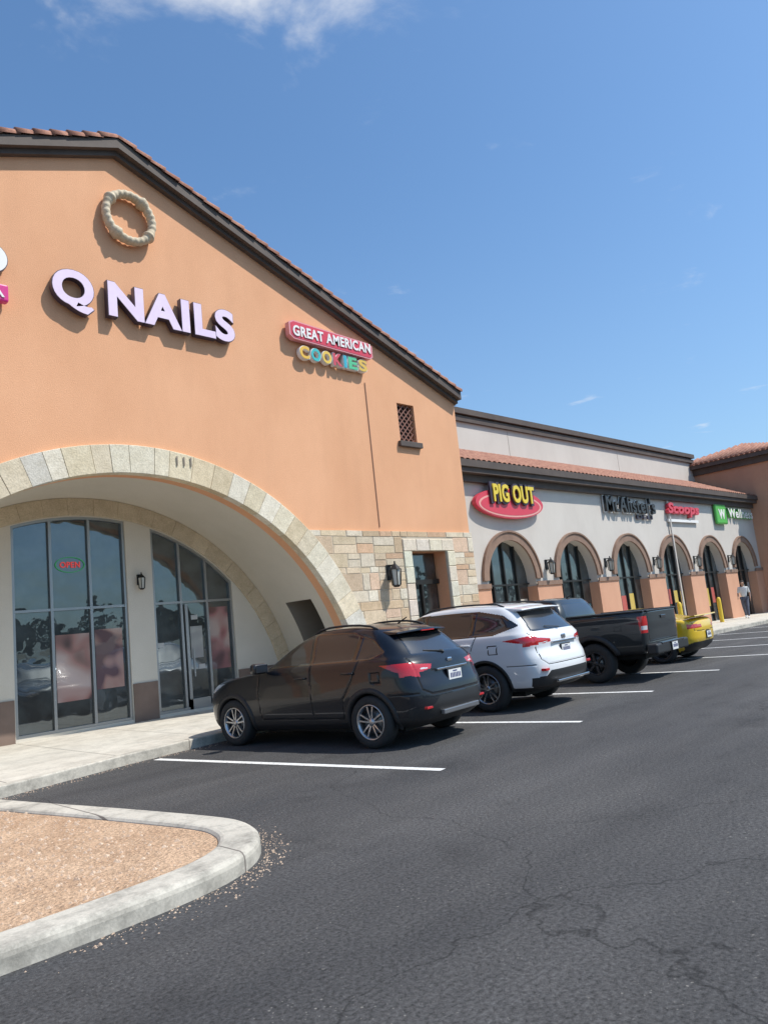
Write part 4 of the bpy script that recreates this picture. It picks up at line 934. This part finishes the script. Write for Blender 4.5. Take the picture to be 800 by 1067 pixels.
# ------------------------------------------------------------------ pedestrian
def skinfig(name,pts,edges,rad,mat,parent,sub=2):
    me=bpy.data.meshes.new(name); me.from_pydata(pts,edges,[]); o=bpy.data.objects.new(name,me); link(o)
    bpy.context.view_layer.objects.active=o
    md=o.modifiers.new('s','SKIN'); md.use_smooth_shade=True
    for i,r in enumerate(rad): me.skin_vertices[0].data[i].radius=(r,r); 
    me.skin_vertices[0].data[0].use_root=True
    o.modifiers.new('sub','SUBSURF').levels=sub; o.modifiers['sub'].render_levels=sub
    me.materials.append(mat); o.parent=parent; return o
def person(loc,rz):
    E=empty('pedestrian',loc,rz)
    skin=plain('skin',(.42,.24,.16),.6); shirt=noisy('shirt_cloth',(.6,.6,.58),(.72,.72,.7),8,.9,60,.3,.01); pants=noisy('trouser_cloth',(.08,.09,.12),(.12,.13,.17),8,.9,60,.3,.01); hair=plain('hair',(.03,.02,.015),.7); shoe=plain('shoe',(.5,.5,.5),.6)
    skinfig('torso',[(0,0,.95),(0,0,1.15),(.01,0,1.35),(.01,0,1.46),(0,.18,1.41),(-.08,.23,1.16),(0,-.18,1.41),(.06,-.23,1.16)],[(0,1),(1,2),(2,3),(2,4),(4,5),(2,6),(6,7)],[.15,.14,.16,.07,.065,.05,.065,.05],shirt,E)
    skinfig('forearm_l',[(-.08,.23,1.2),(-.09,.235,1.12),(-.02,.24,.93),(.01,.24,.86)],[(0,1),(1,2),(2,3)],[.038,.038,.027,.03],skin,E)
    skinfig('forearm_r',[(.06,-.23,1.2),(.07,-.235,1.12),(.22,-.22,.98),(.28,-.22,.95)],[(0,1),(1,2),(2,3)],[.038,.038,.027,.03],skin,E)
    for k in range(4):
        skinfig('finger',[(.28,-.235+.012*k,.95),(.33,-.235+.012*k,.93),(.345,-.235+.012*k,.90)],[(0,1),(1,2)],[.008]*3,skin,E,1)
        skinfig('finger',[(.0+.012*k,.24,.86),(.005+.012*k,.24,.80),(.01+.012*k,.235,.775)],[(0,1),(1,2)],[.008]*3,skin,E,1)
    skinfig('legs',[(0,0,.97),(0,.1,.90),(.16,.1,.50),(.22,.1,.10),(0,-.1,.90),(-.06,-.1,.50),(-.30,-.1,.14)],[(0,1),(1,2),(2,3),(0,4),(4,5),(5,6)],[.13,.10,.07,.05,.10,.07,.05],pants,E)
    skinfig('shoe_l',[(.19,.1,.05),(.27,.1,.045),(.40,.1,.03)],[(0,1),(1,2)],[.045,.045,.03],shoe,E); skinfig('shoe_r',[(-.34,-.1,.11),(-.27,-.1,.07),(-.17,-.1,.03)],[(0,1),(1,2)],[.045,.045,.03],shoe,E)
    skinfig('head',[(.01,0,1.44),(.015,0,1.53),(.025,0,1.60),(.02,0,1.68)],[(0,1),(1,2),(2,3)],[.05,.052,.085,.085],skin,E)
    skinfig('nose',[(.09,0,1.62),(.115,0,1.60)],[(0,1)],[.012,.012],skin,E,1)
    skinfig('hair',[(-.02,0,1.63),(-.01,0,1.70),(.02,0,1.73)],[(0,1),(1,2)],[.085,.09,.075],hair,E)
person((36.2,13.2,.14),math.radians(190))
# ------------------------------------------------------------------ distant trees (mass)
def treeline():
    V=[];F=[];C=[]
    r=random.Random(3)
    def clump(cx,cy,cz,R,n):
        for _ in range(n):
            u=r.uniform(-1,1);a=r.uniform(0,6.283);q=R*r.uniform(.5,1)**.5;s=math.sqrt(1-u*u)
            p=Vector((cx+q*s*math.cos(a),cy+q*s*math.sin(a),cz+q*.8*u)); d1=Vector((r.gauss(0,1),r.gauss(0,1),r.gauss(0,1))).normalized()*R*.22; d2=d1.orthogonal().normalized()*R*.22
            b=len(V); V.extend([tuple(p-d1),tuple(p+d2),tuple(p+d1),tuple(p-d2)]); F.append((b,b+1,b+2,b+3)); k=r.uniform(.6,1.3); C.extend([(.06*k,.09*k,.03*k)]*4)
    for i in range(46):
        x=-70+i*5+r.uniform(-2,2); y=-62+r.uniform(-6,6); h=r.uniform(5,9)
        for k in range(5): clump(x+r.uniform(-2,2),y+r.uniform(-2,2),h*.6+r.uniform(-1.5,2),r.uniform(1.4,2.4),60)
        b=len(V); 
        for z,w in ((0,.25),(h*.6,.12)):
            for dx,dy in ((-w,-w),(w,-w),(w,w),(-w,w)): V.append((x+dx,y+dy,z)); C.append((.1,.07,.05))
        for j in range(4): F.append((b+j,b+(j+1)%4,b+4+(j+1)%4,b+4+j))
    mesh_obj('distant_trees',V,F,noisy('foliage',(.8,.8,.8),(1,1,1),3,.9,30,.1,.01,attr=True),None,cols=C)
treeline()
# ------------------------------------------------------------------ light, sky, camera
Sd=Vector((.34,-.46,.82)).normalized()
sun=bpy.data.lights.new('sun','SUN'); sun.energy=5.0; sun.angle=math.radians(.5); sun.color=(1,.95,.87)
so=bpy.data.objects.new('sun',sun); link(so); so.rotation_euler=Sd.to_track_quat('Z','Y').to_euler(); so.location=Sd*50
w=bpy.data.worlds.new('World'); scene.world=w; w.use_nodes=True; nt=w.node_tree; L=nt.links; bg=nt.nodes['Background']
sky=N(nt,'ShaderNodeTexSky'); sky.sky_type='NISHITA'; sky.sun_disc=False; sky.sun_elevation=math.asin(Sd.z); sky.sun_rotation=math.atan2(Sd.x,Sd.y); sky.air_density=1.1; sky.dust_density=1.2; sky.ozone_density=1.2
tc=N(nt,'ShaderNodeTexCoord'); sx=N(nt,'ShaderNodeSeparateXYZ'); L.new(tc.outputs['Generated'],sx.inputs[0])
gr=N(nt,'ShaderNodeMix',data_type='RGBA',blend_type='MULTIPLY'); gr.inputs[0].default_value=1; L.new(sky.outputs[0],gr.inputs[6]); gr.inputs[7].default_value=(1.06,1.42,1.68,1)
hz_=N(nt,'ShaderNodeMapRange'); hz_.interpolation_type='SMOOTHSTEP'; hz_.inputs[1].default_value=.6; hz_.inputs[2].default_value=-.1; hz_.inputs[3].default_value=0; hz_.inputs[4].default_value=.42; L.new(sx.outputs[2],hz_.inputs[0])
hm=N(nt,'ShaderNodeMix',data_type='RGBA'); L.new(hz_.outputs[0],hm.inputs[0]); L.new(gr.outputs[2],hm.inputs[6]); hm.inputs[7].default_value=(3.4,4.8,6.8,1)
mz=N(nt,'ShaderNodeMath',operation='MAXIMUM'); mz.inputs[1].default_value=.05; L.new(sx.outputs[2],mz.inputs[0])
dx=N(nt,'ShaderNodeMath',operation='DIVIDE'); L.new(sx.outputs[0],dx.inputs[0]); L.new(mz.outputs[0],dx.inputs[1])
dy=N(nt,'ShaderNodeMath',operation='DIVIDE'); L.new(sx.outputs[1],dy.inputs[0]); L.new(mz.outputs[0],dy.inputs[1])
cb=N(nt,'ShaderNodeCombineXYZ'); L.new(dx.outputs[0],cb.inputs[0]); L.new(dy.outputs[0],cb.inputs[1])
cn=N(nt,'ShaderNodeTexNoise'); cn.inputs['Scale'].default_value=3.6; cn.inputs['Detail'].default_value=9; cn.inputs['Roughness'].default_value=.58; cn.inputs['Distortion'].default_value=.3; L.new(cb.outputs[0],cn.inputs['Vector'])
vd=N(nt,'ShaderNodeVectorMath',operation='DISTANCE'); L.new(cb.outputs[0],vd.inputs[0]); vd.inputs[1].default_value=(.60,.80,0)
rg=N(nt,'ShaderNodeMapRange'); rg.inputs[1].default_value=.05; rg.inputs[2].default_value=.42; rg.inputs[3].default_value=.20; rg.inputs[4].default_value=-.125; L.new(vd.outputs['Value'],rg.inputs[0])
ad=N(nt,'ShaderNodeMath',operation='ADD'); L.new(cn.outputs[0],ad.inputs[0]); L.new(rg.outputs[0],ad.inputs[1])
cm=N(nt,'ShaderNodeMapRange'); cm.interpolation_type='SMOOTHSTEP'; cm.inputs[1].default_value=.50; cm.inputs[2].default_value=.84; cm.inputs[4].default_value=.95; L.new(ad.outputs[0],cm.inputs[0])
mx=N(nt,'ShaderNodeMix',data_type='RGBA'); L.new(cm.outputs[0],mx.inputs[0]); L.new(hm.outputs[2],mx.inputs[6]); mx.inputs[7].default_value=(8.4,8.6,8.9,1)
L.new(mx.outputs[2],bg.inputs[0]); bg.inputs[1].default_value=.108
cam=bpy.data.cameras.new('camera'); co=bpy.data.objects.new('camera',cam); link(co); scene.camera=co
cam.sensor_fit='VERTICAL'; cam.sensor_height=36; cam.lens=26.0; cam.clip_end=8000; cam.clip_start=.05
phi=math.radians(45); th=math.radians(8.59); rl=math.radians(6.0)
H=Vector((math.cos(phi),math.sin(phi),0)); R_=Vector((math.sin(phi),-math.cos(phi),0)); Z=Vector((0,0,1))
Fw=H*math.cos(th)+Z*math.sin(th); U=-H*math.sin(th)+Z*math.cos(th)
Xc=R_*math.cos(rl)-U*math.sin(rl); Yc=R_*math.sin(rl)+U*math.cos(rl)
mat=Matrix((Xc,Yc,-Fw)).transposed().to_4x4(); mat.translation=Vector((0,0,1.6)); co.matrix_world=mat
scene.view_settings.view_transform='Standard'; scene.view_settings.look='None'; scene.view_settings.exposure=0
